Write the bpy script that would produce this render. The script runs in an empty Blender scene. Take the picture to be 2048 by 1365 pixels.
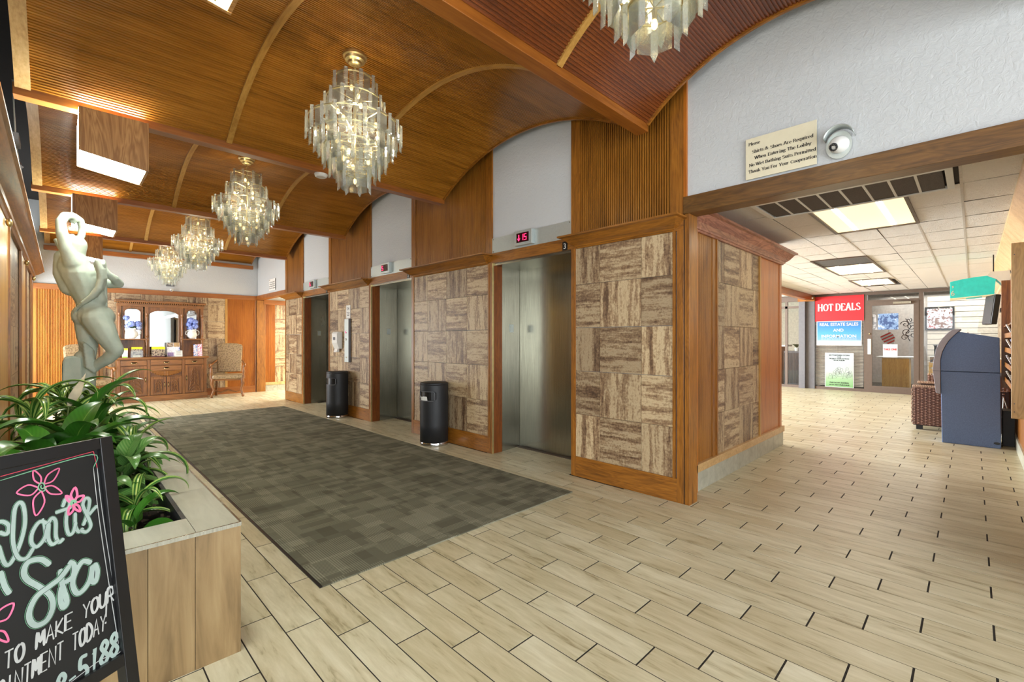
import bpy, math, random
import numpy as np
from mathutils import Vector, Matrix, noise
random.seed(7)
R = math.radians
S = bpy.context.scene
COL = S.collection

# ---------------------------------------------------------------- camera, world, lights, exposure
cam = bpy.data.cameras.new('camera'); camo = bpy.data.objects.new('camera', cam); COL.objects.link(camo)
camo.location = (0, 0, 1.27); camo.rotation_euler = (R(90), 0, R(-44.7))
cam.sensor_width = 36; cam.lens = 16.03; cam.shift_y = -0.001; cam.clip_start = .05; cam.clip_end = 200
S.camera = camo
w = bpy.data.worlds.new('world'); S.world = w; w.use_nodes = True
w.node_tree.nodes['Background'].inputs[0].default_value = (.86, .93, 1, 1)
w.node_tree.nodes['Background'].inputs[1].default_value = 1.6
S.view_settings.view_transform = 'Standard'; S.view_settings.look = 'None'
S.view_settings.gamma = 1; S.view_settings.use_curve_mapping = False
S.view_settings.exposure = 0.42
S.cycles.transparent_max_bounces = 24; S.cycles.max_bounces = 8; S.cycles.sample_clamp_indirect = 6

def area(name, loc, rot, sx, sy, power, col=(1, 1, 1), spread=180):
    l = bpy.data.lights.new(name, 'AREA'); l.shape = 'RECTANGLE'; l.size = sx; l.size_y = sy
    l.energy = power; l.color = col; l.spread = R(spread)
    o = bpy.data.objects.new(name, l); COL.objects.link(o); o.location = loc; o.rotation_euler = [R(a) for a in rot]
    return o
# daylight through the entrance windows behind the camera, the concourse windows and the corridor side; the rear light is an added fill
area('entrance_daylight', (.6, -4.15, 1.5), (90, 0, 0), 6.2, 2.4, 255, (.92, .97, 1))
area('west_daylight', (-3.1, -.9, 1.6), (90, 0, -90), 5.4, 2.4, 90, (.97, .98, 1))
area('concourse_daylight', (9.6, 7.4, 1.3), (90, 0, 180), 6.3, 2.2, 1150, (.95, .98, 1))
area('rear_fill_light', (-1.15, 10.7, 1.35), (90, 0, -90), 2.9, 2.3, 200, (.95, .98, 1))  # added unseen fill that brightens the back wall and sideboard
area('shop_daylight', (16.2, .4, 2.55), (0, 0, 0), 2.2, 3.0, 130, (1, .98, .95))
area('hall_daylight', (5.4, 11.3, 2.25), (0, 0, 0), 1.8, 1.4, 150, (1, .97, .9))

# ---------------------------------------------------------------- materials
def srgb(r, g, b):
    f = lambda c: (c/255/12.92) if c/255 <= .04045 else ((c/255+.055)/1.055)**2.4
    return (f(r), f(g), f(b), 1)
class NT:
    def __init__(s, name):
        s.m = bpy.data.materials.new(name); s.m.use_nodes = True; s.t = s.m.node_tree; s.n = s.t.nodes; s.l = s.t.links
        s.b = s.n['Principled BSDF']
    def node(s, ty, **kw):
        n = s.n.new(ty)
        for k, v in kw.items():
            if k.startswith('i_'):
                n.inputs[k[2:].replace('_', ' ')].default_value = v
            else: setattr(n, k, v)
        return n
    def link(s, a, b): s.l.new(a, b)
    def math(s, op, a, b=None, c=None):
        n = s.n.new('ShaderNodeMath'); n.operation = op
        for i, v in enumerate((a, b, c)):
            if v is None: continue
            if isinstance(v, (int, float)): n.inputs[i].default_value = v
            else: s.link(v, n.inputs[i])
        return n.outputs[0]
    def ramp(s, fac, stops, interp='LINEAR'):
        n = s.n.new('ShaderNodeValToRGB'); n.color_ramp.interpolation = interp
        e = n.color_ramp.elements
        while len(e) < len(stops): e.new(.5)
        for k, (p, c) in enumerate(stops): e[k].position = p; e[k].color = c
        s.link(fac, n.inputs[0]); return n.outputs[0]
    def mix(s, fac, a, b, blend='MIX'):
        n = s.n.new('ShaderNodeMix'); n.data_type = 'RGBA'; n.blend_type = blend
        for i, v in ((0, fac), (6, a), (7, b)):
            if isinstance(v, (int, float)): n.inputs[i].default_value = v
            elif isinstance(v, tuple): n.inputs[i].default_value = v
            else: s.link(v, n.inputs[i])
        return n.outputs[2]
    def bump(s, h, strength=.3, dist=.01):
        n = s.node('ShaderNodeBump'); n.inputs['Strength'].default_value = strength; n.inputs['Distance'].default_value = dist
        s.link(h, n.inputs['Height']); s.link(n.outputs[0], s.b.inputs['Normal'])
    def noise(s, vec, scale, detail=4, rough=.55, dist=0):
        n = s.node('ShaderNodeTexNoise'); n.inputs['Scale'].default_value = scale; n.inputs['Detail'].default_value = detail
        n.inputs['Roughness'].default_value = rough; n.inputs['Distortion'].default_value = dist
        s.link(vec, n.inputs['Vector']); return n.outputs[0]
    def coord(s, scale=(1, 1, 1), rnd=0, kind='Object'):
        tc = s.node('ShaderNodeTexCoord'); v = tc.outputs[kind]
        if rnd:
            oi = s.node('ShaderNodeObjectInfo'); vm = s.node('ShaderNodeVectorMath', operation='SCALE')
            cb = s.node('ShaderNodeCombineXYZ'); s.link(oi.outputs['Random'], cb.inputs[0])
            r2 = s.math('FRACT', s.math('MULTIPLY', oi.outputs['Random'], 17.3)); s.link(r2, cb.inputs[1])
            r3 = s.math('FRACT', s.math('MULTIPLY', oi.outputs['Random'], 71.7)); s.link(r3, cb.inputs[2])
            s.link(cb.outputs[0], vm.inputs[0]); vm.inputs['Scale'].default_value = rnd
            ad = s.node('ShaderNodeVectorMath', operation='ADD'); s.link(v, ad.inputs[0]); s.link(vm.outputs[0], ad.inputs[1]); v = ad.outputs[0]
        mp = s.node('ShaderNodeMapping'); mp.inputs['Scale'].default_value = scale; s.link(v, mp.inputs[0]); return mp.outputs[0]
MATS = {}
def plain(name, rgb, rough=.5, metal=0, emit=None, estr=0, coat=0, nscale=0, namt=.12, bump=0, alpha=1, spec=.5):
    t = NT(name); b = t.b
    c = srgb(*rgb)
    b.inputs['Roughness'].default_value = rough; b.inputs['Metallic'].default_value = metal
    b.inputs['Coat Weight'].default_value = coat; b.inputs['Specular IOR Level'].default_value = spec
    v = t.coord(); ns = nscale or 18
    nz = t.noise(v, ns, 4)
    lo = tuple(x*(1-namt) for x in c[:3])+(1,); hi = tuple(min(1, x*(1+namt)) for x in c[:3])+(1,)
    t.link(t.ramp(nz, [(.3, lo), (.7, hi)]), b.inputs['Base Color'])
    if bump: t.bump(nz, bump, .004)
    if emit: b.inputs['Emission Color'].default_value = srgb(*emit); b.inputs['Emission Strength'].default_value = estr
    MATS[name] = t.m; return t.m
def wood(name, dark, mid, light, axis='z', rough=.38, fine=60, coat=.15, rnd=0, cath=0.0):
    t = NT(name); b = t.b
    k = {'x': 0, 'y': 1, 'z': 2}[axis]
    sc = [1, 1, 1]; sc[k] = .06
    v = t.coord(tuple(sc), rnd)
    n1 = t.noise(v, fine, 5, .65)
    sc2 = [1, 1, 1]; sc2[k] = .18
    v2 = t.coord(tuple(sc2), rnd)
    n2 = t.noise(v2, 7, 3, .5, .6)
    if cath:
        rings = t.math('FRACT', t.math('MULTIPLY', n2, 14.0))
        rings = t.math('ABSOLUTE', t.math('SUBTRACT', rings, .5))
        n2 = t.math('ADD', t.math('MULTIPLY', rings, cath), t.math('MULTIPLY', n2, 1-cath))
    f = t.math('ADD', t.math('MULTIPLY', n1, .55), t.math('MULTIPLY', n2, .45))
    col = t.ramp(f, [(.32, srgb(*dark)), (.5, srgb(*mid)), (.68, srgb(*light))])
    t.link(col, b.inputs['Base Color']); b.inputs['Roughness'].default_value = rough; b.inputs['Coat Weight'].default_value = coat
    b.inputs['Coat Roughness'].default_value = .2
    t.bump(n1, .12, .002)
    MATS[name] = t.m; return t.m
OD, OM, OL = (104, 62, 16), (150, 94, 28), (174, 116, 42)
oak_z = wood('oak_upright', OD, OM, OL, 'z', cath=.35)
oak_y = wood('oak_lengthwise', OD, OM, OL, 'y', cath=.35)
oak_x = wood('oak_crosswise', OD, OM, OL, 'x')
ceil_x = wood('oak_ceiling_slats', (120, 76, 20), (160, 104, 32), (184, 126, 48), 'x', rough=.3, coat=.35, fine=34)
ceil_red = wood('oak_ceiling_slats_redder', (86, 40, 12), (114, 56, 18), (132, 70, 27), 'x', rough=.3, coat=.35, fine=34)  # darker, redder tone of the slats, used on the vaults nearest the camera
beam_y = wood('dark_oak_beam', (76, 50, 20), (108, 74, 32), (130, 92, 44), 'y', cath=.4)
jamb_z = wood('oak_lift_jamb', (96, 46, 12), (130, 68, 18), (150, 86, 28), 'z', cath=.4)
rib_w = wood('light_oak_rib', (150, 104, 44), (180, 134, 64), (198, 154, 84), 'y')
rid_z = wood('oak_tambour', (112, 68, 17), (148, 93, 27), (168, 111, 40), 'z')
redoak_z = wood('red_oak_tambour', (144, 78, 16), (178, 102, 26), (194, 120, 38), 'z')
redoak_x = wood('red_oak_rail', (116, 64, 18), (148, 86, 28), (168, 104, 40), 'x')
gold_z = wood('golden_oak', (150, 104, 42), (186, 138, 66), (206, 160, 88), 'z')
pale_y = wood('pale_oak_trim', (168, 128, 76), (200, 162, 108), (218, 184, 134), 'y')
ply = wood('plywood', (148, 100, 50), (184, 136, 78), (202, 158, 100), 'z', cath=.75, fine=24, coat=.05, rough=.5)
yply = wood('yellow_plywood', (204, 156, 84), (228, 184, 108), (238, 198, 128), 'z', cath=.6, fine=20)
walnut = wood('walnut', (88, 52, 18), (126, 78, 32), (154, 102, 50), 'z', cath=.3, rnd=3)
walnut_x = wood('walnut_crosswise', (92, 56, 20), (130, 82, 34), (160, 106, 54), 'x', cath=.3, rnd=3)
pinkoak = wood('reddish_oak_cornice', (130, 76, 58), (176, 118, 92), (196, 142, 118), 'x', cath=.7, fine=30)

def stone(name, axis):
    t = NT(name); b = t.b
    sc = [1, 1, 1]; sc[{'x': 0, 'y': 1, 'z': 2}[axis]] = .05
    v = t.coord(tuple(sc), 40)
    n1 = t.noise(v, 15, 6, .6, .1); sc[{'x': 0, 'y': 1, 'z': 2}[axis]] = .22; vb = t.coord(tuple(sc), 40); n2 = t.noise(vb, 38, 6, .65, .3); v3 = t.coord((1, 1, 1), 40); n3 = t.noise(v3, 55, 5, .7)
    f = t.math('ADD', t.math('ADD', t.math('MULTIPLY', n1, .46), t.math('MULTIPLY', n2, .30)), t.math('MULTIPLY', n3, .24))
    col = t.ramp(f, [(.39, srgb(92, 70, 54)), (.445, srgb(134, 108, 84)), (.495, srgb(170, 146, 116)), (.54, srgb(208, 190, 158)), (.59, srgb(188, 166, 134)), (.65, srgb(142, 116, 90))])
    oi = t.node('ShaderNodeObjectInfo')
    tint = t.ramp(oi.outputs['Random'], [(0, srgb(205, 198, 190)), (1, srgb(255, 250, 240))])
    t.link(t.mix(1.0, col, tint, 'MULTIPLY'), b.inputs['Base Color']); b.inputs['Roughness'].default_value = .42
    t.bump(f, .35, .004)
    MATS[name] = t.m; return t.m
stone_v, stone_h, stone_hx = stone('travertine_upright', 'z'), stone('travertine_level', 'y'), stone('travertine_level_across', 'x')

white_wall = plain('white_stucco', (196, 199, 200), .85, nscale=22, namt=.015, bump=.0)
t = NT('white_stucco_relief'); v = t.coord(); a1 = t.noise(v, 26, 5, .6, 1.2)
t.b.inputs['Base Color'].default_value = srgb(196, 199, 200); t.b.inputs['Roughness'].default_value = .8; t.bump(a1, .55, .01); stucco = t.m
t = NT('brushed_steel'); v = t.coord((1, 1, .02)); a1 = t.noise(v, 160, 3, .6); v2 = t.coord((1, 1, .5)); a2 = t.noise(v2, 3, 3)
t.link(t.ramp(a1, [(.3, srgb(146, 145, 134)), (.7, srgb(172, 170, 158))]), t.b.inputs['Base Color']); t.b.inputs['Metallic'].default_value = .95
t.link(t.math('ADD', t.math('MULTIPLY', a2, .16), .16), t.b.inputs['Roughness']); t.bump(a1, .05, .001); steel = t.m
plate_steel = plain('satin_steel_plate', (190, 198, 196), .4, .55, nscale=60, namt=.04)
brass = plain('brass', (212, 190, 134), .3, .85)
chrome = plain('chrome', (210, 210, 210), .12, 1)
black = plain('black_paint', (17, 17, 19), .35, namt=.2)
blackm = plain('black_hammered_metal', (30, 31, 34), .5, .0, nscale=220, bump=.2, namt=.25)
darkvoid = plain('dark_plenum', (26, 24, 22), .95)
gapmat = plain('grout_dark', (40, 34, 28), .9)
whitep = plain('white_plastic', (224, 224, 220), .4, namt=.03)
cream = plain('cream_sign', (222, 214, 186), .5, namt=.03)
ink = plain('black_ink', (24, 24, 26), .5)
alum = plain('bronze_aluminium', (98, 84, 74), .5, .1, namt=.06)
greyalum = plain('grey_post_paint', (100, 100, 104), .5, namt=.08)
diffuser = plain('lit_diffuser', (255, 255, 250), .4, emit=(250, 255, 240), estr=36)
lens = plain('lit_troffer_lens', (250, 244, 224), .4, emit=(255, 236, 188), estr=.75)
tube_m = plain('lit_fluorescent_tube', (255, 250, 235), .4, emit=(255, 247, 228), estr=13)
bulb_m = plain('lit_bulb', (255, 236, 190), .4, emit=(255, 214, 140), estr=3)
led = plain('red_led', (255, 40, 90), .4, emit=(255, 40, 90), estr=3.5)
ledback = plain('led_window', (52, 8, 20), .2)
def marble(name, c1, c2, rough=.5):
    t = NT(name); v = t.coord(); a = t.noise(v, 6, 5, .6, .5); b_ = t.noise(v, 70, 3)
    t.link(t.ramp(a, [(.3, srgb(*c1)), (.7, srgb(*c2))]), t.b.inputs['Base Color']); t.b.inputs['Roughness'].default_value = rough
    t.bump(b_, .12, .003); return t.m
statue_m = marble('painted_plaster', (162, 172, 158), (186, 194, 180), .6)

# floor tile: wood-look porcelain, tint and streaks change from tile to tile by its place in the bond
PX, PL, X0, Y0, SH = .1505, .585, 2.80, .52, -.18
def tile_mat():
    t = NT('wood_look_porcelain'); b = t.b
    g = t.node('ShaderNodeNewGeometry'); sp = t.node('ShaderNodeSeparateXYZ'); t.link(g.outputs['Position'], sp.inputs[0])
    row = t.math('FLOOR', t.math('DIVIDE', t.math('SUBTRACT', sp.outputs[0], X0), PX))
    m3 = t.math('FLOORED_MODULO', row, 3.0)
    off = t.math('ADD', t.math('MULTIPLY', m3, SH), Y0)
    colm = t.math('FLOOR', t.math('DIVIDE', t.math('SUBTRACT', sp.outputs[1], off), PL))
    cb = t.node('ShaderNodeCombineXYZ'); t.link(row, cb.inputs[0]); t.link(colm, cb.inputs[1])
    wn = t.node('ShaderNodeTexWhiteNoise'); t.link(cb.outputs[0], wn.inputs['Vector'])
    sc = t.node('ShaderNodeVectorMath', operation='SCALE'); t.link(wn.outputs['Color'], sc.inputs[0]); sc.inputs['Scale'].default_value = 30
    ad = t.node('ShaderNodeVectorMath', operation='ADD'); t.link(g.outputs['Position'], ad.inputs[0]); t.link(sc.outputs[0], ad.inputs[1])
    mp = t.node('ShaderNodeMapping'); mp.inputs['Scale'].default_value = (1, .14, 1); t.link(ad.outputs[0], mp.inputs[0])
    a = t.noise(mp.outputs[0], 22, 6, .6, .5); c = t.noise(mp.outputs[0], 90, 3)
    f = t.math('ADD', t.math('MULTIPLY', a, .8), t.math('MULTIPLY', c, .2))
    col = t.ramp(f, [(.33, srgb(154, 141, 108)), (.43, srgb(198, 190, 159)), (.56, srgb(212, 205, 177)), (.7, srgb(225, 220, 196))])
    tint = t.ramp(wn.outputs['Value'], [(0, srgb(236, 230, 220)), (1, srgb(255, 255, 255))])
    t.link(t.mix(1.0, col, tint, 'MULTIPLY'), b.inputs['Base Color'])
    b.inputs['Roughness'].default_value = .34; t.bump(c, .04, .002); return t.m
tile_m = tile_mat()
def planter_mat():
    t = NT('wood_look_planter_tile'); v = t.coord((1, 1, .12), 9); a = t.noise(v, 14, 5, .6, .5)
    t.link(t.ramp(a, [(.3, srgb(104, 82, 50)), (.5, srgb(140, 114, 76)), (.7, srgb(160, 136, 96))]), t.b.inputs['Base Color']); t.b.inputs['Roughness'].default_value = .4; return t.m
planter_m = planter_mat()
t = NT('planter_rim_tile'); v = t.coord((1, .15, 1), 9); a = t.noise(v, 14, 5, .6, .5)
t.link(t.ramp(a, [(.3, srgb(158, 158, 142)), (.7, srgb(186, 186, 170))]), t.b.inputs['Base Color']); t.b.inputs['Roughness'].default_value = .3; rim_m = t.m
def rug_mat():
    t = NT('woven_carpet'); tc = t.node('ShaderNodeTexCoord'); sp = t.node('ShaderNodeSeparateXYZ'); t.link(tc.outputs['Object'], sp.inputs[0])
    X, Y = sp.outputs[0], sp.outputs[1]
    def cell(sx, sy, seed):
        a = t.math('FLOOR', t.math('MULTIPLY', X, sx)); b = t.math('FLOOR', t.math('MULTIPLY', Y, sy))
        c = t.node('ShaderNodeCombineXYZ'); t.link(a, c.inputs[0]); t.link(b, c.inputs[1]); c.inputs[2].default_value = seed
        w = t.node('ShaderNodeTexWhiteNoise'); t.link(c.outputs[0], w.inputs['Vector']); return w.outputs['Value']
    big = cell(10, 6.5, 1); big2 = cell(5, 12, 2)
    lx = t.math('GREATER_THAN', t.math('FRACT', t.math('MULTIPLY', X, 78)), .5)
    ly = t.math('GREATER_THAN', t.math('FRACT', t.math('MULTIPLY', Y, 66)), .5)
    selx = t.math('GREATER_THAN', cell(13, 4.2, 3), .5); sely = t.math('GREATER_THAN', cell(4.4, 14, 4), .5)
    f = t.math('ADD', t.math('MULTIPLY', t.math('MULTIPLY', lx, selx), .35), t.math('MULTIPLY', t.math('MULTIPLY', ly, sely), .35))
    f = t.math('ADD', f, t.math('MULTIPLY', t.math('ADD', big, big2), .17))
    col = t.ramp(f, [(.0, srgb(88, 86, 72)), (.45, srgb(120, 118, 101)), (1, srgb(154, 152, 133))])
    t.link(col, t.b.inputs['Base Color']); t.b.inputs['Roughness'].default_value = .95; t.b.inputs['Specular IOR Level'].default_value = .15
    nz = t.noise(tc.outputs['Object'], 300, 2); t.bump(t.math('ADD', f, t.math('MULTIPLY', nz, .5)), .3, .004); return t.m
rug_m = rug_mat()
def crystal(nm='clear_acrylic', k=.17, base=.0):
    t = NT(nm); n, l = t.n, t.l
    tr = t.node('ShaderNodeBsdfTransparent'); tr.inputs[0].default_value = (.90, .92, .90, 1)
    gl = t.node('ShaderNodeBsdfGlossy'); gl.inputs['Roughness'].default_value = .12; gl.inputs[0].default_value = (.95, .97, .96, 1)
    df = t.node('ShaderNodeBsdfDiffuse'); df.inputs[0].default_value = (.7, .76, .74, 1)
    tl = t.node('ShaderNodeBsdfTranslucent'); tl.inputs[0].default_value = (.92, .9, .82, 1)
    m0 = t.node('ShaderNodeMixShader'); m0.inputs[0].default_value = .5; l.new(df.outputs[0], m0.inputs[1]); l.new(tl.outputs[0], m0.inputs[2])
    v = t.coord(); nz = t.noise(v, 45, 4, .7); fac = t.math('MULTIPLY_ADD', nz, k, base)
    m1 = t.node('ShaderNodeMixShader'); l.new(fac, m1.inputs[0]); l.new(tr.outputs[0], m1.inputs[1]); l.new(m0.outputs[0], m1.inputs[2])
    fr = t.node('ShaderNodeFresnel'); fr.inputs[0].default_value = 1.5
    bp = t.node('ShaderNodeBump'); bp.inputs['Strength'].default_value = .3; bp.inputs['Distance'].default_value = .004; l.new(nz, bp.inputs['Height']); l.new(bp.outputs[0], gl.inputs['Normal'])
    f2 = t.math('MULTIPLY_ADD', fr.outputs[0], .8, .05)
    m2 = t.node('ShaderNodeMixShader'); l.new(f2, m2.inputs[0]); l.new(m1.outputs[0], m2.inputs[1]); l.new(gl.outputs[0], m2.inputs[2])
    l.new(m2.outputs[0], t.n['Material Output'].inputs[0]); return t.m
crystal_m = crystal(); crystal_rod = crystal('frosted_acrylic_prism', .30, .12)
def glass(name, tint=(.93, .95, .95), refl=.6):
    t = NT(name); l = t.l
    tr = t.node('ShaderNodeBsdfTransparent'); tr.inputs[0].default_value = tint+(1,)
    gl = t.node('ShaderNodeBsdfGlossy'); gl.inputs['Roughness'].default_value = .02
    fr = t.node('ShaderNodeFresnel'); fr.inputs[0].default_value = 1.5
    f = t.math('MULTIPLY', fr.outputs[0], refl)
    m = t.node('ShaderNodeMixShader'); l.new(f, m.inputs[0]); l.new(tr.outputs[0], m.inputs[1]); l.new(gl.outputs[0], m.inputs[2])
    l.new(m.outputs[0], t.n['Material Output'].inputs[0]); return t.m
glass_m = glass('window_glass')
mirror_m = plain('mirror', (225, 228, 225), .02, 1, namt=.01)
def leafmat(name, edge, mid, vein, stripes=False):
    t = NT(name); uv = t.node('ShaderNodeUVMap'); sp = t.node('ShaderNodeSeparateXYZ'); t.link(uv.outputs[0], sp.inputs[0])
    u = t.math('ABSOLUTE', t.math('SUBTRACT', sp.outputs[0], .5))
    if stripes: col = t.ramp(u, [(0, srgb(*vein)), (.08, srgb(*vein)), (.12, srgb(*mid)), (.3, srgb(*mid)), (.36, srgb(*vein)), (.42, srgb(*edge))])
    else:
        wv = t.math('SINE', t.math('MULTIPLY', t.math('SUBTRACT', sp.outputs[1], t.math('MULTIPLY', u, .5)), 85.0))
        col = t.mix(t.math('MULTIPLY', t.math('MULTIPLY_ADD', wv, .5, .5), .35), srgb(*mid), srgb(*edge))
        col = t.mix(t.math('LESS_THAN', u, .02), col, srgb(*vein))
    oi = t.node('ShaderNodeObjectInfo'); tint = t.ramp(oi.outputs['Random'], [(0, srgb(190, 205, 180)), (1, srgb(255, 255, 240))])
    t.link(t.mix(1., col, tint, 'MULTIPLY'), t.b.inputs['Base Color']); t.b.inputs['Roughness'].default_value = .28
    t.b.inputs['Subsurface Weight'].default_value = 0; return t.m
leaf_str = leafmat('striped_leaf', (120, 160, 74), (52, 110, 44), (198, 214, 128), True)
leaf_lily = leafmat('lily_leaf', (42, 92, 30), (66, 124, 42), (116, 156, 74))
leaf_agl = leafmat('mottled_leaf', (172, 196, 140), (84, 136, 66), (80, 130, 62))
soil_m = plain('dark_soil', (44, 36, 30), .95, nscale=60, namt=.5, bump=.9)
spathe_m = plain('faded_spathe', (196, 180, 150), .6, namt=.15)

# ---------------------------------------------------------------- mesh helpers
class MB:
    def __init__(s): s.v = []; s.f = []; s.uv = None
    def quadv(s, pts): i = len(s.v); s.v += [tuple(p) for p in pts]; s.f.append(tuple(range(i, i+len(pts)))); return s
    def box(s, x0, x1, y0, y1, z0, z1):
        if x0 > x1: x0, x1 = x1, x0
        if y0 > y1: y0, y1 = y1, y0
        if z0 > z1: z0, z1 = z1, z0
        i = len(s.v)
        s.v += [(x0, y0, z0), (x1, y0, z0), (x1, y1, z0), (x0, y1, z0), (x0, y0, z1), (x1, y0, z1), (x1, y1, z1), (x0, y1, z1)]
        s.f += [(i, i+3, i+2, i+1), (i+4, i+5, i+6, i+7), (i, i+1, i+5, i+4), (i+1, i+2, i+6, i+5), (i+2, i+3, i+7, i+6), (i+3, i, i+4, i+7)]
        return s
    def prism(s, poly, axis, a, b):
        """poly: 2-D outline; axis 'x': (y,z) extruded x=a..b; 'y': (x,z); 'z': (x,y)"""
        mk = {'x': lambda p, c: (c, p[0], p[1]), 'y': lambda p, c: (p[0], c, p[1]), 'z': lambda p, c: (p[0], p[1], c)}[axis]
        i = len(s.v); n = len(poly)
        s.v += [mk(p, a) for p in poly]+[mk(p, b) for p in poly]
        s.f.append(tuple(range(i, i+n))); s.f.append(tuple(range(i+2*n-1, i+n-1, -1)))
        for k in range(n):
            j = (k+1) % n; s.f.append((i+k, i+n+k, i+n+j, i+j))
        return s
    def lathe(s, prof, n=20, c=(0, 0, 0), sx=1, sy=1, cap=True):
        i = len(s.v)
        for r, z in prof:
            for k in range(n):
                a = 2*math.pi*k/n; s.v.append((c[0]+r*sx*math.cos(a), c[1]+r*sy*math.sin(a), c[2]+z))
        for j in range(len(prof)-1):
            for k in range(n):
                k2 = (k+1) % n; s.f.append((i+j*n+k, i+j*n+k2, i+(j+1)*n+k2, i+(j+1)*n+k))
        if cap:
            if prof[0][0] > 1e-6: s.f.append(tuple(i+k for k in range(n-1, -1, -1)))
            if prof[-1][0] > 1e-6: s.f.append(tuple(i+(len(prof)-1)*n+k for k in range(n)))
        return s
    def tube(s, pts, r, n=8, closed=False):
        pts = [Vector(p) for p in pts]; i = len(s.v); m = len(pts); prev = None
        for k, p in enumerate(pts):
            if closed: d = pts[(k+1) % m]-pts[k-1]
            else: d = pts[min(k+1, m-1)]-pts[max(k-1, 0)]
            d.normalize()
            up = prev if prev is not None else (Vector((0, 0, 1)) if abs(d.z) < .9 else Vector((1, 0, 0)))
            a = up-d*up.dot(d)
            if a.length < 1e-6: a = d.orthogonal()
            a.normalize(); prev = a; b = d.cross(a)
            rr = r[k] if isinstance(r, (list, tuple)) else r
            for q in range(n):
                t = 2*math.pi*q/n; s.v.append(tuple(p+a*rr*math.cos(t)+b*rr*math.sin(t)))
        for k in range(m if closed else m-1):
            k2 = (k+1) % m
            for q in range(n):
                q2 = (q+1) % n; s.f.append((i+k*n+q, i+k*n+q2, i+k2*n+q2, i+k2*n+q))
        if not closed:
            s.f.append(tuple(i+q for q in range(n-1, -1, -1))); s.f.append(tuple(i+(m-1)*n+q for q in range(n)))
        return s
    def sphere(s, c, r, n=12, m=8, sc=(1, 1, 1)):
        prof = [(math.sin(math.pi*k/m)*r, -math.cos(math.pi*k/m)*r) for k in range(m+1)]
        i = len(s.v); s.lathe([(max(a, 1e-5), z) for a, z in prof], n, (0, 0, 0))
        for k in range(i, len(s.v)):
            v = s.v[k]; s.v[k] = (c[0]+v[0]*sc[0], c[1]+v[1]*sc[1], c[2]+v[2]*sc[2])
        return s
    def mesh(s, name, mat, smooth=None):
        me = bpy.data.meshes.new(name); me.from_pydata(s.v, [], s.f); me.update()
        if s.uv:
            l = me.uv_layers.new(name='UVMap')
            for lp in me.loops: l.data[lp.index].uv = s.uv[lp.vertex_index]
        if mat: me.materials.append(mat)
        if smooth is not None:
            me.shade_smooth()
            try: me.set_sharp_from_angle(angle=R(smooth))
            except Exception: pass
        return me
    def ob(s, name, mat, parent=None, smooth=None, label=None, kind=None, bevel=0, loc=None):
        o = bpy.data.objects.new(name, s.mesh(name, mat, smooth)); COL.objects.link(o)
        if parent: o.parent = parent
        if label: o['label'] = label
        if kind: o['kind'] = kind
        if loc: o.location = loc
        if bevel: b = o.modifiers.new('bevel', 'BEVEL'); b.width = bevel; b.segments = 2; b.limit_method = 'ANGLE'
        return o
def mobj(name, me, parent=None, loc=(0, 0, 0), rot=(0, 0, 0), scale=None, kind=None):
    o = bpy.data.objects.new(name, me); COL.objects.link(o); o.location = loc; o.rotation_euler = rot
    if scale: o.scale = scale
    if parent: o.parent = parent
    if kind: o['kind'] = kind
    return o
def box(x0, x1, y0, y1, z0, z1): return MB().box(x0, x1, y0, y1, z0, z1)
def thing(name, label, cat, loc=(0, 0, 0), rz=0, group=None):
    o = bpy.data.objects.new(name, None); COL.objects.link(o); o.location = loc; o.rotation_euler = (0, 0, rz)
    o.empty_display_size = .05
    return tag(o, label, cat, group)
def tag(o, label, cat, group=None):
    o['label'] = label; o['category'] = cat
    if group: o['group'] = group
    return o
def struct(name, mb, mat, **kw):
    o = mb.ob(name, mat, **kw); o['kind'] = 'structure'; return o
def copy_tree(o, parent=None):
    c = o.copy(); COL.objects.link(c); c.parent = parent
    for ch in [x for x in o.children]: copy_tree(ch, c)
    return c
FACE_W = (R(90), 0, R(-90))      # lettering on a wall that faces -x
def text(body, size, mat, parent, loc, rot=FACE_W, align='LEFT', off=0.0, ex=.0008, sx=1.0, name='lettering', space=1.0):
    cu = bpy.data.curves.new('txt', 'FONT'); cu.body = body; cu.size = size; cu.align_x = align; cu.offset = off; cu.extrude = ex; cu.resolution_u = 3
    cu.space_character = space
    o = bpy.data.objects.new('txt', cu); COL.objects.link(o)
    bpy.context.view_layer.update()
    me = bpy.data.meshes.new_from_object(o.evaluated_get(bpy.context.evaluated_depsgraph_get()))
    bpy.data.objects.remove(o); bpy.data.curves.remove(cu)
    me.name = name; me.materials.clear(); me.materials.append(mat)
    return mobj(name, me, parent, loc, rot, (sx, 1, 1))
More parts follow.
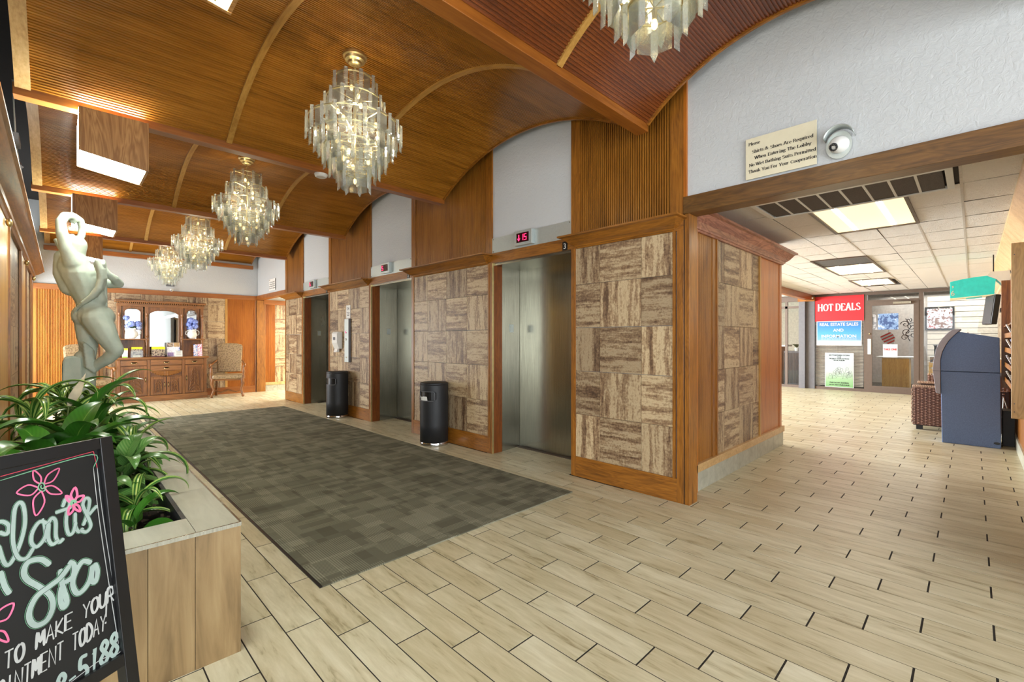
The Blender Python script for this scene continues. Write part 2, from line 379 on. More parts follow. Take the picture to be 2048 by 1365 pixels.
# ---------------------------------------------------------------- floor
TOPZ = 3.9
floor = struct('floor', MB().box(-3.2, 18.5, -4.2, 14.5, -.12, -.0015), gapmat)
RECT = [(-.45, 3.44, -1.2, 12.34), (3.44, 3.95, 2.66, 3.77), (3.44, 3.95, 5.41, 6.57), (3.44, 3.95, 8.13, 9.34), (3.44, 14, -.4, 1.64), (6.26, 14, 1.6, 6.6), (3.44, 6.2, 10.36, 12.34), (-3.0, 3.44, -4, -1.2)]
SKIP = [(.96, 3.02, 2.36, 9.24), (-.3, .51, 2.12, 5.9)]
fv = (math.sin(R(44.7)), math.cos(R(44.7)))
cells = []
for rw in range(int((-3.0-X0)/PX)-1, int((14-X0)/PX)+1):
    xa, xb = X0+rw*PX, X0+(rw+1)*PX
    off = Y0+SH*(rw % 3)
    for cl in range(-12, 26):
        ya, yb = off+cl*PL, off+(cl+1)*PL
        cx, cy = (xa+xb)/2, (ya+yb)/2
        if not any(a-.02 <= cx <= b+.02 and c-.2 <= cy <= d+.2 for a, b, c, d in RECT): continue
        if any(a <= xa+.0 and xb <= b and c <= ya and yb <= d for a, b, c, d in SKIP): continue
        dep = cx*fv[0]+cy*fv[1]; lat = cx*fv[1]-cy*fv[0]
        vis = dep > 1.2 and abs(lat/dep) < 1.2
        cells.append((0 if vis else 1, dep if dep > 0 else 99, cx, cy))
cells.sort()
tile_me = box(-PX/2+.0028, PX/2-.0028, -PL/2+.004, PL/2-.004, -.0016, 0).mesh('floor_tile', tile_m)
for c in cells[:300]: mobj('floor_tile', tile_me, floor, (c[2], c[3], 0))
fb = MB()
for c in cells[300:]: fb.box(c[2]-PX/2+.0028, c[2]+PX/2-.0028, c[3]-PL/2+.004, c[3]+PL/2-.004, -.0016, 0)
fb.ob('far_floor_tiles', tile_m, floor, kind='stuff')

# ---------------------------------------------------------------- helpers for the oak and stone walls
def tambour(name, mat, parent, face, at, s0, s1, z0, z1, pitch=.0215, dep=.006):
    """upright reeded panel; face 'x': plane x=at looking to -x, s is y; face 'y': plane y=at looking to -y, s is x"""
    n = max(1, round((s1-s0)/pitch)); p = (s1-s0)/n; pts = []
    for k in range(n):
        a = s0+k*p; pts += [(a, dep), (a+p*.14, dep), (a+p*.22, 0), (a+p*.78, 0), (a+p*.86, dep)]
    pts.append((s1, dep)); m = MB()
    f = (lambda s, d, z: (at+d, s, z)) if face == 'x' else (lambda s, d, z: (s, at+d, z))
    for s, d in pts: m.v += [f(s, d, z0), f(s, d, z1)]
    for k in range(len(pts)-1): m.f.append((2*k, 2*k+1, 2*k+3, 2*k+2) if face == 'x' else (2*k, 2*k+2, 2*k+3, 2*k+1))
    m.box(*( (at+dep, at+dep+.012, s0, s1, z0, z1) if face == 'x' else (s0, s1, at+dep, at+dep+.012, z0, z1)))
    return m.ob(name, mat, parent, kind='stuff')
stone_cache = {}
def stone_grid(parent, face, at, cuts, zc, phase=0):
    for i in range(len(cuts)-1):
        for j in range(len(zc)-1):
            wv, hv = abs(cuts[i+1]-cuts[i]), zc[j+1]-zc[j]
            up = (i+j+phase) % 2 == 0
            key = (face, round(wv, 2), round(hv, 2), up)
            if key not in stone_cache:
                a, b = wv/2-.0015, hv/2-.0015
                mb = box(-.006, .012, -a, a, -b, b) if face == 'x' else box(-a, a, -.006, .012, -b, b)
                mt = stone_v if up else (stone_h if face == 'x' else stone_hx)
                stone_cache[key] = mb.mesh('stone_tile', mt)
            c, z = (cuts[i]+cuts[i+1])/2, (zc[j]+zc[j+1])/2
            pr = random.uniform(-.0008, .0008)
            mobj('stone_tile', stone_cache[key], parent, (at+pr, c, z) if face == 'x' else (c, at+pr, z))
def crown(name, mat, parent, face, at, s0, s1, z0=2.12, z1=2.22, proj=.17, inset=.11, end0=True, end1=True):
    """mitred crown: wider and further out at the top"""
    prof = [(0, 0), (.05, .10), (.12, .12), (.16, .22), (.42, .40), (.78, .82), (1, .86), (1, 1)]
    m = MB(); rows = []
    for q, t in prof:
        d = q*proj; e = inset*(1-q)
        a, b = s0+(e if end0 else 0), s1-(e if end1 else 0); z = z0+t*(z1-z0)
        rows.append([(at+.01, a, z), (at-.02-d, a, z), (at-.02-d, b, z), (at+.01, b, z)] if face == 'x' else [(a, at+.01, z), (a, at-.02-d, z), (b, at-.02-d, z), (b, at+.01, z)])
    for r_ in rows: m.v += r_
    for k in range(len(rows)-1):
        for q in range(4):
            q2 = (q+1) % 4; i = 4*k; m.f.append((i+q, i+4+q, i+4+q2, i+q2))
    m.f.append((0, 1, 2, 3)); k = 4*(len(rows)-1); m.f.append((k+3, k+2, k+1, k))
    return m.ob(name, mat, parent)

# ---------------------------------------------------------------- elevator wall (wall_right)
WX = 3.42
wr = struct('wall_right', MB().box(WX+.02, WX+.14, 1.58, 2.655, 0, TOPZ).box(WX+.02, WX+.14, 3.775, 5.405, 0, TOPZ).box(WX+.02, WX+.14, 6.575, 8.125, 0, TOPZ)
            .box(WX+.02, WX+.14, 9.345, 10.355, 0, TOPZ)
            .box(WX+.015, WX+.14, 2.655, 3.775, 2.13, TOPZ).box(WX+.015, WX+.14, 5.405, 6.575, 2.13, TOPZ).box(WX+.015, WX+.14, 8.125, 9.345, 2.13, TOPZ)
            .box(WX+.015, WX+.14, 10.355, 12.34, 2.35, TOPZ)
            .box(WX+.015, WX+.14, -4.0, 1.57, 2.36, TOPZ), stucco)
def pillar(y0, y1, cuts, nm=0, phase=0, left_y1=None):
    P = wr
    st = .055
    # frame: two stiles, base rail, top rail, thin inner moulding
    MB().box(WX-.005, WX+.02, y0, y0+st, 0, 2.13).ob('stile', oak_z, P, bevel=.002)
    MB().box(WX-.005, WX+.02, y1-st, y1, 0, 2.13).ob('stile', oak_z, P, bevel=.002)
    MB().box(WX-.005, WX+.02, y0+st, y1-st, 0, .186).ob('base_rail', oak_y, P, bevel=.002)
    MB().box(WX-.004, WX+.02, y0, y1, 2.121, 2.22).ob('top_rail', oak_y, P)
    a, b = cuts[0], cuts[-1]
    MB().box(WX-.010, WX+.01, a-.022, a-.001, .186, 2.12).ob('moulding', oak_z, P)
    MB().box(WX-.010, WX+.01, b+.001, b+.022, .186, 2.12).ob('moulding', oak_z, P)
    zc = [.186, .584, .983, 1.383, 1.783, 2.12]
    stone_grid(P, 'x', WX+.004, cuts, zc, phase)
    crown('crown_moulding', oak_y, P, 'x', WX+.01, y0-.03, y1+.03)
    tambour('tambour_panel', rid_z, P, 'x', WX+.004, y0+.1, y1-.1, 2.22, 3.7)
    MB().box(WX-.004, WX+.02, y0, y0+.1, 2.22, 3.7).ob('upper_stile', oak_z, P)
    MB().box(WX-.004, WX+.02, y1-.1, y1, 2.22, 3.7).ob('upper_stile', oak_z, P)
pillar(1.57, 2.66, [1.657, 1.931, 2.34, 2.618], phase=0)
pillar(3.77, 5.41, [3.835, 4.212, 4.62, 5.029, 5.346], phase=1)
pillar(6.57, 8.13, [6.62, 6.93, 7.345, 7.755, 8.075], phase=1)
pillar(9.34, 10.36, [9.40, 9.70, 10.11, 10.305])
# end post and return at the corridor corner
MB().box(WX-.004, WX+.14, 1.525, 1.562, 0, 2.24).ob('corner_post', oak_z, wr, bevel=.002)
MB().box(WX+.0, WX+.01, 1.562, 1.572, 0, 2.24).ob('shadow_joint', black, wr)
MB().box(WX-.012, WX+.14, -4.0, 1.57, 2.24, 2.372).ob('header_beam', beam_y, wr, bevel=.003)
MB().box(WX-.006, WX+.02, 1.545, 1.5695, 2.372, 3.7).ob('upper_stile', redoak_z, wr)
MB().box(WX-.012, WX+.14, 10.36, 12.34, 2.25, 2.35).ob('header_beam', redoak_x, wr, bevel=.003)

# elevator openings
def elevator(n, y0, y1):
    d = thing('door_%d' % n, 'brushed steel lift doors in an oak lined recess', 'door', (0, 0, 0)); d['kind'] = 'structure'; del d['category']; del d['label']
    MB().box(WX-.006, WX+.03, y0, y1, 2.125, 2.235).ob('header_rail', oak_y, d, bevel=.002)
    MB().box(WX+.0, WX+.02, y0+.0, y1-.0, 2.235, 2.40).ob('steel_fascia', plate_steel, d)
    for yy in (y0+.02, y1-.02):
        for zz in (2.25, 2.385): MB().sphere((WX-.002, yy, zz), .006, 8, 4).ob('screw', steel, d)
    MB().box(WX+.02, WX+.15, y1-.005, y1+.02, 0, 2.13).ob('jamb', jamb_z, d, bevel=.002)
    MB().box(WX+.02, WX+.15, y0-.02, y0+.005, 0, 2.13).ob('jamb', jamb_z, d, bevel=.002)
    MB().box(WX-.003, WX+.02, y1-.006, y1+.0, 0, 2.13).ob('corner_bead', brass, d)
    MB().prism([(WX+.15, y1-.002), (WX+.48, y1+.045), (WX+.50, y1+.06), (WX+.15, y1+.02)], 'z', 0, 2.10).ob('steel_return', steel, d)
    MB().box(WX+.15, WX+.48, y0-.02, y0, 0, 2.10).ob('steel_return', steel, d)
    MB().box(WX+.02, WX+.52, y0-.02, y1+.06, 2.10, 2.14).ob('steel_soffit', steel, d)
    ym = y1-.47
    MB().box(WX+.485, WX+.50, ym+.002, y1+.05, .008, 2.10).ob('door_panel', steel, d)
    MB().box(WX+.478, WX+.495, ym-.50, ym-.002, .008, 2.10).ob('door_panel', steel, d)
    MB().box(WX+.485, WX+.50, y0-.02, ym-.504, .008, 2.10).ob('door_panel', steel, d)
    MB().box(WX+.42, WX+.50, y0, y1+.04, -.004, .004).ob('door_sill', alum, d)
    # floor plaque with raised figure on the return
    pq = MB().box(WX+.29, WX+.35, y1+.012, y1+.020, 1.36, 1.45).ob('floor_plaque', plate_steel, d)
    # square number plate on the header rail
    q = MB().box(WX-.012, WX-.005, y0+.042, y0+.10, 2.125, 2.205).ob('number_plate', black, d)
    text(str(4-n), .075, whitep, q, (WX-.0125, y0+.089, 2.138))
    return d
elevator(1, 2.66, 3.77); elevator(2, 5.41, 6.57); elevator(3, 8.13, 9.34)
SEG = {'1': 'bc', '5': 'afgcd', '3': 'abgcd', '4': 'fgbc', 'v': 'x'}
def indicator(y, chars, label):
    t = thing('floor_indicator', label, 'display', (WX, y, 2.325), 0, 'lift floor indicators')
    box(-.05, .0, -.125, .125, -.075, .075).ob('housing', plate_steel, t, bevel=.004)
    sc = box(-.056, -.05, -.085, .085, -.048, .048).ob('display_window', ledback, t)
    w_, h_ = .032, .062; m = MB()
    x = .05
    for ch in chars:
        m = MB()
        if ch == 'v':
            m.box(-.058, -.056, x-.004, x+.004, -.03, .03)
            for s in (-1, 1): m.quadv([(-.0575, x, -.036), (-.0575, x+s*.018, -.012), (-.0575, x+s*.018, -.003), (-.0575, x, -.026)])
        else:
            seg = {'a': (-w_/2, w_/2, h_/2-.005, h_/2), 'd': (-w_/2, w_/2, -h_/2, -h_/2+.005), 'g': (-w_/2, w_/2, -.003, .003), 'b': (-w_/2, -w_/2+.005, 0, h_/2), 'c': (-w_/2, -w_/2+.005, -h_/2, 0), 'f': (w_/2-.005, w_/2, 0, h_/2), 'e': (w_/2-.005, w_/2, -h_/2, 0)}
            for k in SEG[ch]: a, b, c, d = seg[k]; m.box(-.058, -.056, x+a, x+b, c, d)
        m.ob('arrow' if ch == 'v' else 'digit', led, sc)
        x -= .046
    return t
indicator(3.25, 'v15', 'silver floor indicator over the nearest lift, red arrow and figures 15')
indicator(6.06, '5', 'silver floor indicator over the middle lift, dark window with a red figure')
indicator(8.80, '5', 'silver floor indicator over the farthest lift')

# ---------------------------------------------------------------- vaulted slat ceiling
ceil = struct('ceiling', MB().box(-3.2, 18.5, -4.2, 14.5, TOPZ, TOPZ+.1), darkvoid)
XL, XR = -.20, 3.29
def vault(y0, y1, zs=2.975, zc=3.375, xl=XL, xr=XR, ribs=(1.03, 2.20), mat=None):
    mat = mat or ceil_x
    h = (y1-y0)/2; ri = zc-zs; Rr = (h*h+ri*ri)/(2*ri); c = (y0+y1)/2; a0 = math.asin(h/Rr)
    L = 2*a0*Rr; n = round(L/.0215)
    P = lambda a, r: (c+r*math.sin(a), zc-Rr+r*math.cos(a))
    pts = []
    for k in range(n):
        for q, d in ((0, .008), (.20, .008), (.26, 0), (.74, 0), (.80, .008)):
            pts.append(P(-a0+2*a0*(k+q)/n, Rr+d))
    pts.append(P(a0, Rr+.008)); m = MB()
    for y, z in pts: m.v += [(xl, y, z), (xr, y, z)]
    for k in range(len(pts)-1): m.f.append((2*k, 2*k+1, 2*k+3, 2*k+2))
    i = len(m.v)
    for k in range(25):
        y, z = P(-a0+2*a0*k/24, Rr+.03); m.v += [(xl, y, z), (xr, y, z)]
    for k in range(24): m.f.append((i+2*k, i+2*k+2, i+2*k+3, i+2*k+1))
    m.ob('slatted_vault', mat, ceil, kind='stuff')
    def strip(xa, xb, r0, r1, mat, nm):
        m = MB(); N = 28
        for k in range(N+1):
            a = -a0+2*a0*k/N
            for rr in (r0, r1):
                y, z = P(a, rr); m.v += [(xa, y, z), (xb, y, z)]
        for k in range(N):
            i = 4*k
            m.f += [(i, i+1, i+5, i+4), (i+2, i+6, i+7, i+3), (i, i+4, i+6, i+2), (i+1, i+3, i+7, i+5)]
        m.f += [(0, 2, 3, 1), (4*N, 4*N+1, 4*N+3, 4*N+2)]
        m.ob(nm, mat, ceil, smooth=30)
    strip(xr-.004, xr+.016, Rr-.014, Rr+.05, oak_y, 'edge_band')
    strip(xl-.02, xl+.055, Rr-.012, Rr+.03, pale_y, 'edge_band')
    for r_ in ribs: strip(r_-.022, r_+.022, Rr-.012, Rr+.01, rib_w, 'ceiling_rib')
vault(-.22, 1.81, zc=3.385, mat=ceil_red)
for k in range(4): vault(1.91+2.7*k, 4.51+2.7*k)
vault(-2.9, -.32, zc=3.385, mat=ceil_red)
for yb in (-.27, 1.86, 4.56, 7.26, 9.96):
    MB().box(XL-.03, XR+.02, yb-.05, yb+.05, 2.92, 3.0).ob('ceiling_beam', redoak_x, ceil, bevel=.003)
MB().box(XL-.03, XR+.02, 12.24, 12.33, 2.975, 3.06).ob('ceiling_beam', redoak_x, ceil, bevel=.003)
# dark plenum clutter over the left wall
MB().tube([(-.32, 6.3, 3.7), (-.30, 6.35, 3.1), (-.26, 6.5, 2.8), (-.3, 6.7, 2.75), (-.25, 6.9, 2.68)], .006, 6).ob('loose_cable', whitep, ceil, smooth=60)
MB().box(-.55, -.25, 5.6, 5.9, 2.95, 3.0).lathe([(.14, 0), (.10, .08), (.03, .1)], 16, (-.38, 6.1, 2.85)).ob('plenum_bracket', greyalum, ceil)

# ---------------------------------------------------------------- left wall
wl = struct('wall_left', MB().box(-.50, -.40, 2.6, 9.05, 0, 2.16).box(-.50, -.40, 9.05, 12.34, 2.3, 3.1), plain('left_wall_render', (190, 170, 130), .8))  # lower wall left open beyond the lining for the added rear light
struct('wall_plenum', MB().box(-1.3, -1.2, 2.62, 12.5, 0, TOPZ).box(-1.2, -.4, 2.5, 2.6, 2.3, TOPZ), darkvoid)
struct('wall_left_return', MB().box(-3.0, -.41, 2.48, 2.6, 0, 2.9), stucco)
struct('wall_front_right', MB().box(3.44, 3.60, -4.0, -.5, 0, 2.24).box(3.56, 3.62, -.52, -.38, 0, 2.24), stucco)
MB().box(-.40, -.285, 2.6, 9.0, 0, 2.16).ob('wall_lining', oak_z, wl)
for a, b, mt in ((2.6, 4.88, gold_z), (6.26, 7.12, gold_z), (8.32, 9.0, oak_z)):
    MB().box(-.29, -.268, a, b, 0, 2.13).ob('pilaster', mt, wl, bevel=.003)
for a, b in ((4.86, 4.90), (6.22, 6.27), (7.10, 7.14), (8.30, 8.34)): MB().box(-.275, -.258, a, b, 0, 2.13).ob('moulding', oak_z, wl)
def stone_left(y0, y1, n):
    zc = [.186, .584, .983, 1.383, 1.783, 2.13]
    c = [y0+(y1-y0)*k/n for k in range(n+1)]
    for i in range(n):
        for j in range(5):
            a, b = (c[i+1]-c[i])/2-.0015, (zc[j+1]-zc[j])/2-.0015
            box(-.01, .006, -a, a, -b, b).ob('stone_tile', stone_v if (i+j) % 2 else stone_h, wl, loc=(-.286, (c[i]+c[i+1])/2, (zc[j]+zc[j+1])/2))
stone_left(4.90, 6.22, 3); stone_left(7.14, 8.30, 3)
# crown on the left wall, mirrored
m = MB(); prof = [(0, 2.10), (.01, 2.115), (.02, 2.12), (.025, 2.14), (.05, 2.155), (.085, 2.185), (.09, 2.195), (.105, 2.20), (.105, 2.215)]
rows = [[(-.30, 2.5, z), (-.262+d, 2.5, z), (-.262+d, 8.80+1.6*d, z), (-.30, 8.80+1.6*d, z)] for d, z in prof]
for r_ in rows: m.v += r_
for k in range(len(rows)-1):
    for q in range(4): m.f.append((4*k+q, 4*k+(q+1) % 4, 4*k+4+(q+1) % 4, 4*k+4+q))
m.f += [(3, 2, 1, 0), (4*len(rows)-4, 4*len(rows)-3, 4*len(rows)-2, 4*len(rows)-1)]
m.ob('crown_moulding', oak_y, wl, smooth=25)
for yy in (4.62, 6.9, 8.6): MB().sphere((-.25, yy, 2.07), .018, 10, 8, (1, 1, 1.6)).ob('brass_finial', brass, wl, smooth=60)

# ---------------------------------------------------------------- back wall
BY = 12.34
wb = struct('wall_back', MB().box(-1.2, 7.0, BY+.02, BY+.14, 0, TOPZ), stucco)
MB().box(-.40, WX+.15, BY-.012, BY+.02, 2.235, 2.34).ob('picture_rail', redoak_x, wb, bevel=.003)
tambour('tambour_panel', redoak_z, wb, 'y', BY, -.33, .56, .16, 2.235, dep=.0035)
MB().box(-.40, -.33, BY-.01, BY+.02, 0, 2.235).ob('stile', redoak_z, wb)
MB().box(.56, .60, BY-.01, BY+.02, 0, 2.235).ob('stile', gold_z, wb)
cuts = [.60+(.40*k) for k in range(6)]+[2.74]; cuts[-2] = 2.45
stone_grid(wb, 'y', BY+.006, [.60, .80, 1.20, 1.60, 2.0, 2.4, 2.74], [.16, .5, .9, 1.3, 1.7, 2.08, 2.235], 1)
MB().box(2.74, 2.79, BY-.008, BY+.02, 0, 2.235).ob('stile', gold_z, wb)
tambour('tambour_panel', redoak_z, wb, 'y', BY, 2.79, 3.36, .16, 2.235, dep=.0035)
MB().box(-.33, 3.36, BY-.014, BY+.02, 0, .16).ob('base_rail', redoak_x, wb, bevel=.003)
MB().box(3.36, 3.385, BY-.012, BY+.02, 0, 2.235).ob('stile', redoak_z, wb)
MB().box(3.40, 3.60, BY-.04, BY+.02, 0, 2.24).ob('door_post', oak_z, wb, bevel=.003)
tambour('tambour_panel', redoak_z, wb, 'y', BY, 3.60, 3.83, .22, 2.15)
stone_grid(wb, 'y', BY+.006, [3.83, 4.23, 4.63, 5.03, 5.43, 5.83], [.22, .6, 1.0, 1.4, 1.8, 2.15], 0)
MB().box(3.60, 6.2, BY-.02, BY+.02, .15, .22).ob('base_rail', pale_y, wb)
for k in range(9): MB().box(3.60+.29*k+.0015, 3.60+.29*(k+1)-.0015, BY-.012, BY+.02, 0, .15).ob('base_tile', rim_m, wb)
MB().box(3.56, 6.2, BY-.05, BY+.02, 2.15, 2.26).ob('picture_rail', redoak_x, wb)
# small hall behind the lifts
struct('wall_hall', MB().box(6.2, 6.32, 10.0, 12.5, 0, 2.5).box(3.56, 6.3, 10.34, 10.355, 0, 2.5), plain('hall_paint', (226, 216, 196), .8))
struct('ceiling_hall', MB().box(3.56, 6.4, 10.2, 12.5, 2.36, 2.42), whitep)

# ---------------------------------------------------------------- corridor side of the lift block
CY = 1.64
wc = struct('wall_corridor_left', MB().box(3.56, 6.22, CY+.02, CY+.14, 0, 2.44).box(6.1, 6.22, CY+.02, 10.3, 0, 2.44), plain('block_render', (170, 120, 84), .7))
MB().box(3.56, 3.77, CY-.03, CY+.03, 0, 2.3).ob('stile', redoak_z, wc)
tambour('tambour_panel', rid_z, wc, 'y', CY, 3.775, 4.135, .225, 2.25)
MB().box(4.135, 4.215, CY-.006, CY+.02, .225, 2.25).ob('stile', oak_z, wc)
MB().box(4.215, 4.24, CY-.016, CY+.02, .225, 2.2).ob('moulding', oak_z, wc)
stone_grid(wc, 'y', CY+.006, [4.24, 4.43, 4.82, 5.22, 5.40], [.225, .60, 1.0, 1.4, 1.8, 2.2], 0)
MB().box(5.40, 5.43, CY-.016, CY+.02, .225, 2.2).ob('moulding', gold_z, wc)
MB().box(5.43, 5.47, CY-.006, CY+.02, .225, 2.2).ob('stile', oak_z, wc)
MB().box(5.47, 6.14, CY+.0, CY+.02, .225, 2.2).ob('flat_panel', redoak_z, wc)
MB().box(6.14, 6.225, CY-.006, CY+.14, .225, 2.2).ob('stile', redoak_z, wc)
MB().box(3.75, 6.26, CY-.03, CY+.02, .16, .228).ob('base_rail', pale_y, wc, bevel=.003)
for a, b in ((3.75, 4.15), (4.15, 4.72), (4.72, 5.283), (5.283, 5.865), (5.865, 6.24)): MB().box(a+.001, b-.001, CY-.02, CY+.02, 0, .16).ob('base_tile', rim_m, wc)
crown('crown_moulding', pinkoak, wc, 'y', CY, 3.60, 6.36, 2.18, 2.32, .13, .12, end0=False)

# ---------------------------------------------------------------- corridor ceiling
CZ = 2.44
cc = struct('ceiling_corridor', MB().box(3.56, 14.1, -.5, 6.9, CZ+.012, CZ+.05), plain('ceiling_grid_shadow', (64, 58, 52), .8))
t = NT('pressed_ceiling_tile'); v = t.coord((1, 1, 1), 3); a1 = t.noise(v, 9, 3, .5, 2.5)
wv = t.math('SINE', t.math('MULTIPLY', a1, 60.0)); t.b.inputs['Base Color'].default_value = srgb(234, 229, 220); t.b.inputs['Roughness'].default_value = .6; t.bump(wv, .55, .008); ct_m = t.m
ctile = box(-.316, .316, -.1590, .1590, 0, .003).mesh('ceiling_tile', ct_m)
LIGHTS = [(4.79, 6.05, .37, 1.06), (7.9, 9.98, 1.03, 1.70), (11.0, 12.3, 1.1, 1.72)]
VENT = (4.2, 4.83, .09, 1.36)
nct = 0; far = MB()
for i in range(-1, 15):
    x = 4.45+.65*i
    for j in range(-2, 14):
        y = .225+.325*j
        if y > 1.75 and x < 6.3: continue
        if x-.32 < 3.52 or x > 13.9: continue
        if any(a < x < b and c < y < d for a, b, c, d in LIGHTS+[VENT]): continue
        mobj('ceiling_tile', ctile, cc, (x+random.uniform(-.002, .002), y, CZ), (R(random.uniform(-.6, .6)), R(random.uniform(-.3, .3)), random.choice((0, math.pi))))
for y in (.06, .387, 1.04, 1.69, 2.34): MB().box(3.56, 14, y-.008, y+.008, CZ-.003, CZ+.004).ob('ceiling_grid_bar', plain('grid_bar', (196, 188, 178), .5) if 'grid_bar' not in MATS else MATS['grid_bar'], cc)
MB().box(6.3, 14, 2.93, 3.05, 2.30, CZ).ob('ceiling_beam', redoak_x, cc)
def troffer(x0, x1, y0, y1, label, dark=0):
    t = thing('ceiling_light', label, 'ceiling light', ((x0+x1)/2, (y0+y1)/2, CZ), 0, 'recessed corridor ceiling lights')
    a, b = (x1-x0)/2, (y1-y0)/2; f = .025
    MB().box(-a, a, -b, -b+f, -.014, .01).box(-a, a, b-f, b, -.014, .01).box(-a, -a+f, -b+f, b-f, -.014, .01).box(a-f, a, -b+f, b-f, -.014, .01).ob('frame', alum, t)
    s = -a+f+dark
    if dark:
        m = MB().box(-a+f, s-.012, -b+f, b-f, -.004, .006); m.ob('return_air_grille', plain('grille_grey', (84, 82, 80), .7, nscale=120, namt=.5, bump=.6) if 'grille_grey' not in MATS else MATS['grille_grey'], t)
        MB().box(s-.014, s, -b+f, b-f, -.014, .01).ob('divider_bar', alum, t)
    MB().box(s, a-f, -b+f, b-f, -.002, .004).ob('prismatic_lens', lens, t)
    for q in (-.45, .45): MB().box(s+.03, a-f-.03, q*b-.02, q*b+.02, -.0035, -.0015).ob('glowing_tube_line', tube_m, t)
    return t
troffer(*LIGHTS[0], 'large recessed fluorescent panel in the corridor ceiling, nearest the wooden header beam')
troffer(*LIGHTS[1], 'second fluorescent ceiling panel along the corridor, with a dark grille at its near end', dark=.75)
troffer(*LIGHTS[2], 'farthest fluorescent ceiling panel, close to the shop front')
# air return grille
vt = thing('air_vent', 'long air return grille with eight dark mesh panels behind the wooden header beam', 'vent', ((VENT[0]+VENT[1])/2, (VENT[2]+VENT[3])/2, CZ))
a, b = .31, .63
MB().box(-a, a, -b, -b+.04, -.02, .0).box(-a, a, b-.04, b, -.02, 0).box(-a, -a+.05, -b+.04, b-.04, -.02, 0).box(a-.035, a, -b+.04, b-.04, -.02, 0).ob('frame', whitep, vt, bevel=.002)
gm = plain('vent_mesh', (82, 74, 68), .7, nscale=300, namt=.6, bump=.8)
for k in range(8):
    y = -b+.045+k*(2*b-.09)/8
    MB().box(-a+.05, a-.035, y+.008, y+(2*b-.09)/8-.008, -.012, -.006).ob('mesh_panel', gm, vt)
    if k: MB().box(-a+.05, a-.035, y-.008, y+.008, -.016, 0).ob('rib', whitep, vt)
MB().box(-a, a, -b-.03, b+.03, -.026, -.02).ob('hinge_flange', greyalum, vt) if False else None

# ---------------------------------------------------------------- corridor right wall
wq = struct('wall_corridor_right', MB().box(3.56, 14.1, -.5, -.38, 0, CZ), plain('corridor_paint', (214, 196, 170), .7))
MB().box(3.56, 14, -.38, -.365, .14, .9).ob('wainscot_panel', oak_z, wq)
MB().box(3.56, 14, -.38, -.350, 0, .14).ob('base_tile_strip', rim_m, wq)
m = MB().prism([(-.38, 2.18), (-.35, 2.20), (-.34, 2.24), (-.27, 2.34), (-.23, 2.40), (-.23, 2.44), (-.38, 2.44)], 'x', 3.56, 13.9); m.ob('crown_moulding', pale_y, wq)
for k in range(12): MB().box(5.0+.75*k, 5.73+.75*k, -.38, -.368, .93, 2.15).ob('stone_tile', stone_v if k % 2 else stone_hx, wq)

# ---------------------------------------------------------------- shop front
SX = 14.0
wsf = struct('wall_storefront', MB().box(SX, SX+.08, .79, .87, 0, CZ).box(SX, SX+.08, 1.81, 1.875, 0, CZ).box(SX, SX+.08, -.5, .79, 2.37, CZ).box(SX, SX+.08, .87, 1.81, 2.37, CZ).box(SX, SX+.08, 1.875, 2.92, 2.385, CZ)
             .box(SX, SX+.08, -.5, .79, 0, .09).box(SX, SX+.08, 1.875, 2.92, 0, .07).box(SX, SX+.08, .87, 1.81, 2.19, 2.235), alum)
MB().box(SX-.03, SX+.25, 2.90, 3.10, 0, 2.39).ob('pier', greyalum, wsf)
MB().box(SX-.12, SX+.1, 3.10, 3.24, 0, 2.39).ob('pier', greyalum, wsf)
MB().box(SX-.14, SX+.1, 2.88, 3.26, 2.28, 2.39).ob('pier_cap', oak_y, wsf)
w1 = struct('window_1', MB().box(SX+.03, SX+.038, 1.875, 2.92, .07, 2.385), glass_m)
w2 = struct('window_2', MB().box(SX+.03, SX+.038, -.4, .79, .09, 2.37), glass_m)
w3 = struct('window_3', MB().box(SX+.03, SX+.038, .87, 1.81, 2.235, 2.37), glass_m)
d4 = struct('door_4', MB().box(SX-.01, SX+.04, .87, .96, 0, 2.19).box(SX-.01, SX+.04, 1.72, 1.81, 0, 2.19).box(SX-.01, SX+.04, .96, 1.72, 0, .16).box(SX-.01, SX+.04, .96, 1.72, 2.10, 2.19), alum)
MB().box(SX+.01, SX+.018, .96, 1.72, .16, 2.10).ob('pane', glass_m, d4)
MB().box(SX-.06, SX-.01, 1.73, 1.80, .92, 1.30).ob('push_handle', whitep, d4, bevel=.01)
MB().box(SX-.08, SX-.01, 1.0, 1.32, 2.12, 2.17).ob('door_closer', steel, d4)
MB().sphere((SX-.02, 1.765, 1.42), .018, 10, 6).ob('lock_cylinder', brass, d4, smooth=60)
# window blind of slats behind the first window: about forty slats
bl = thing('window_blind', 'white slatted blind behind the glass left of the shop door', 'blind', (SX+.09, 2.4, 0))
slat = box(-.02, .02, -.50, .50, -.0015, .0015).mesh('slat', plain('blind_slat', (214, 206, 196), .5))
for k in range(44): mobj('slat', slat, bl, (0, 0, .12+.036*k), (0, R(-30), 0))
for yy in (-.35, .05, .4): MB().tube([(0, yy, .1), (0, yy, 1.72)], .002, 4).ob('blind_cord', whitep, bl)
# shop interior shell
struct('wall_shop', MB().box(17.4, 17.5, -2.5, 3.3, 0, 2.7).box(14.0, 17.5, -2.6, -2.5, 0, 2.7).box(14.25, 17.5, 3.0, 3.1, 0, 2.7), plain('shop_wall_paint', (150, 142, 134), .8))
ssl = plain('slatwall_board', (196, 184, 166), .6)
wss = bpy.data.objects['wall_shop']
for k in range(16): MB().box(17.37, 17.4, -2.4, .9, .1+.15*k, .1+.15*k+.135).ob('slatwall_board', ssl, wss)
struct('ceiling_shop', MB().box(14.08, 17.5, -2.6, 3.1, 2.62, 2.7), whitep)
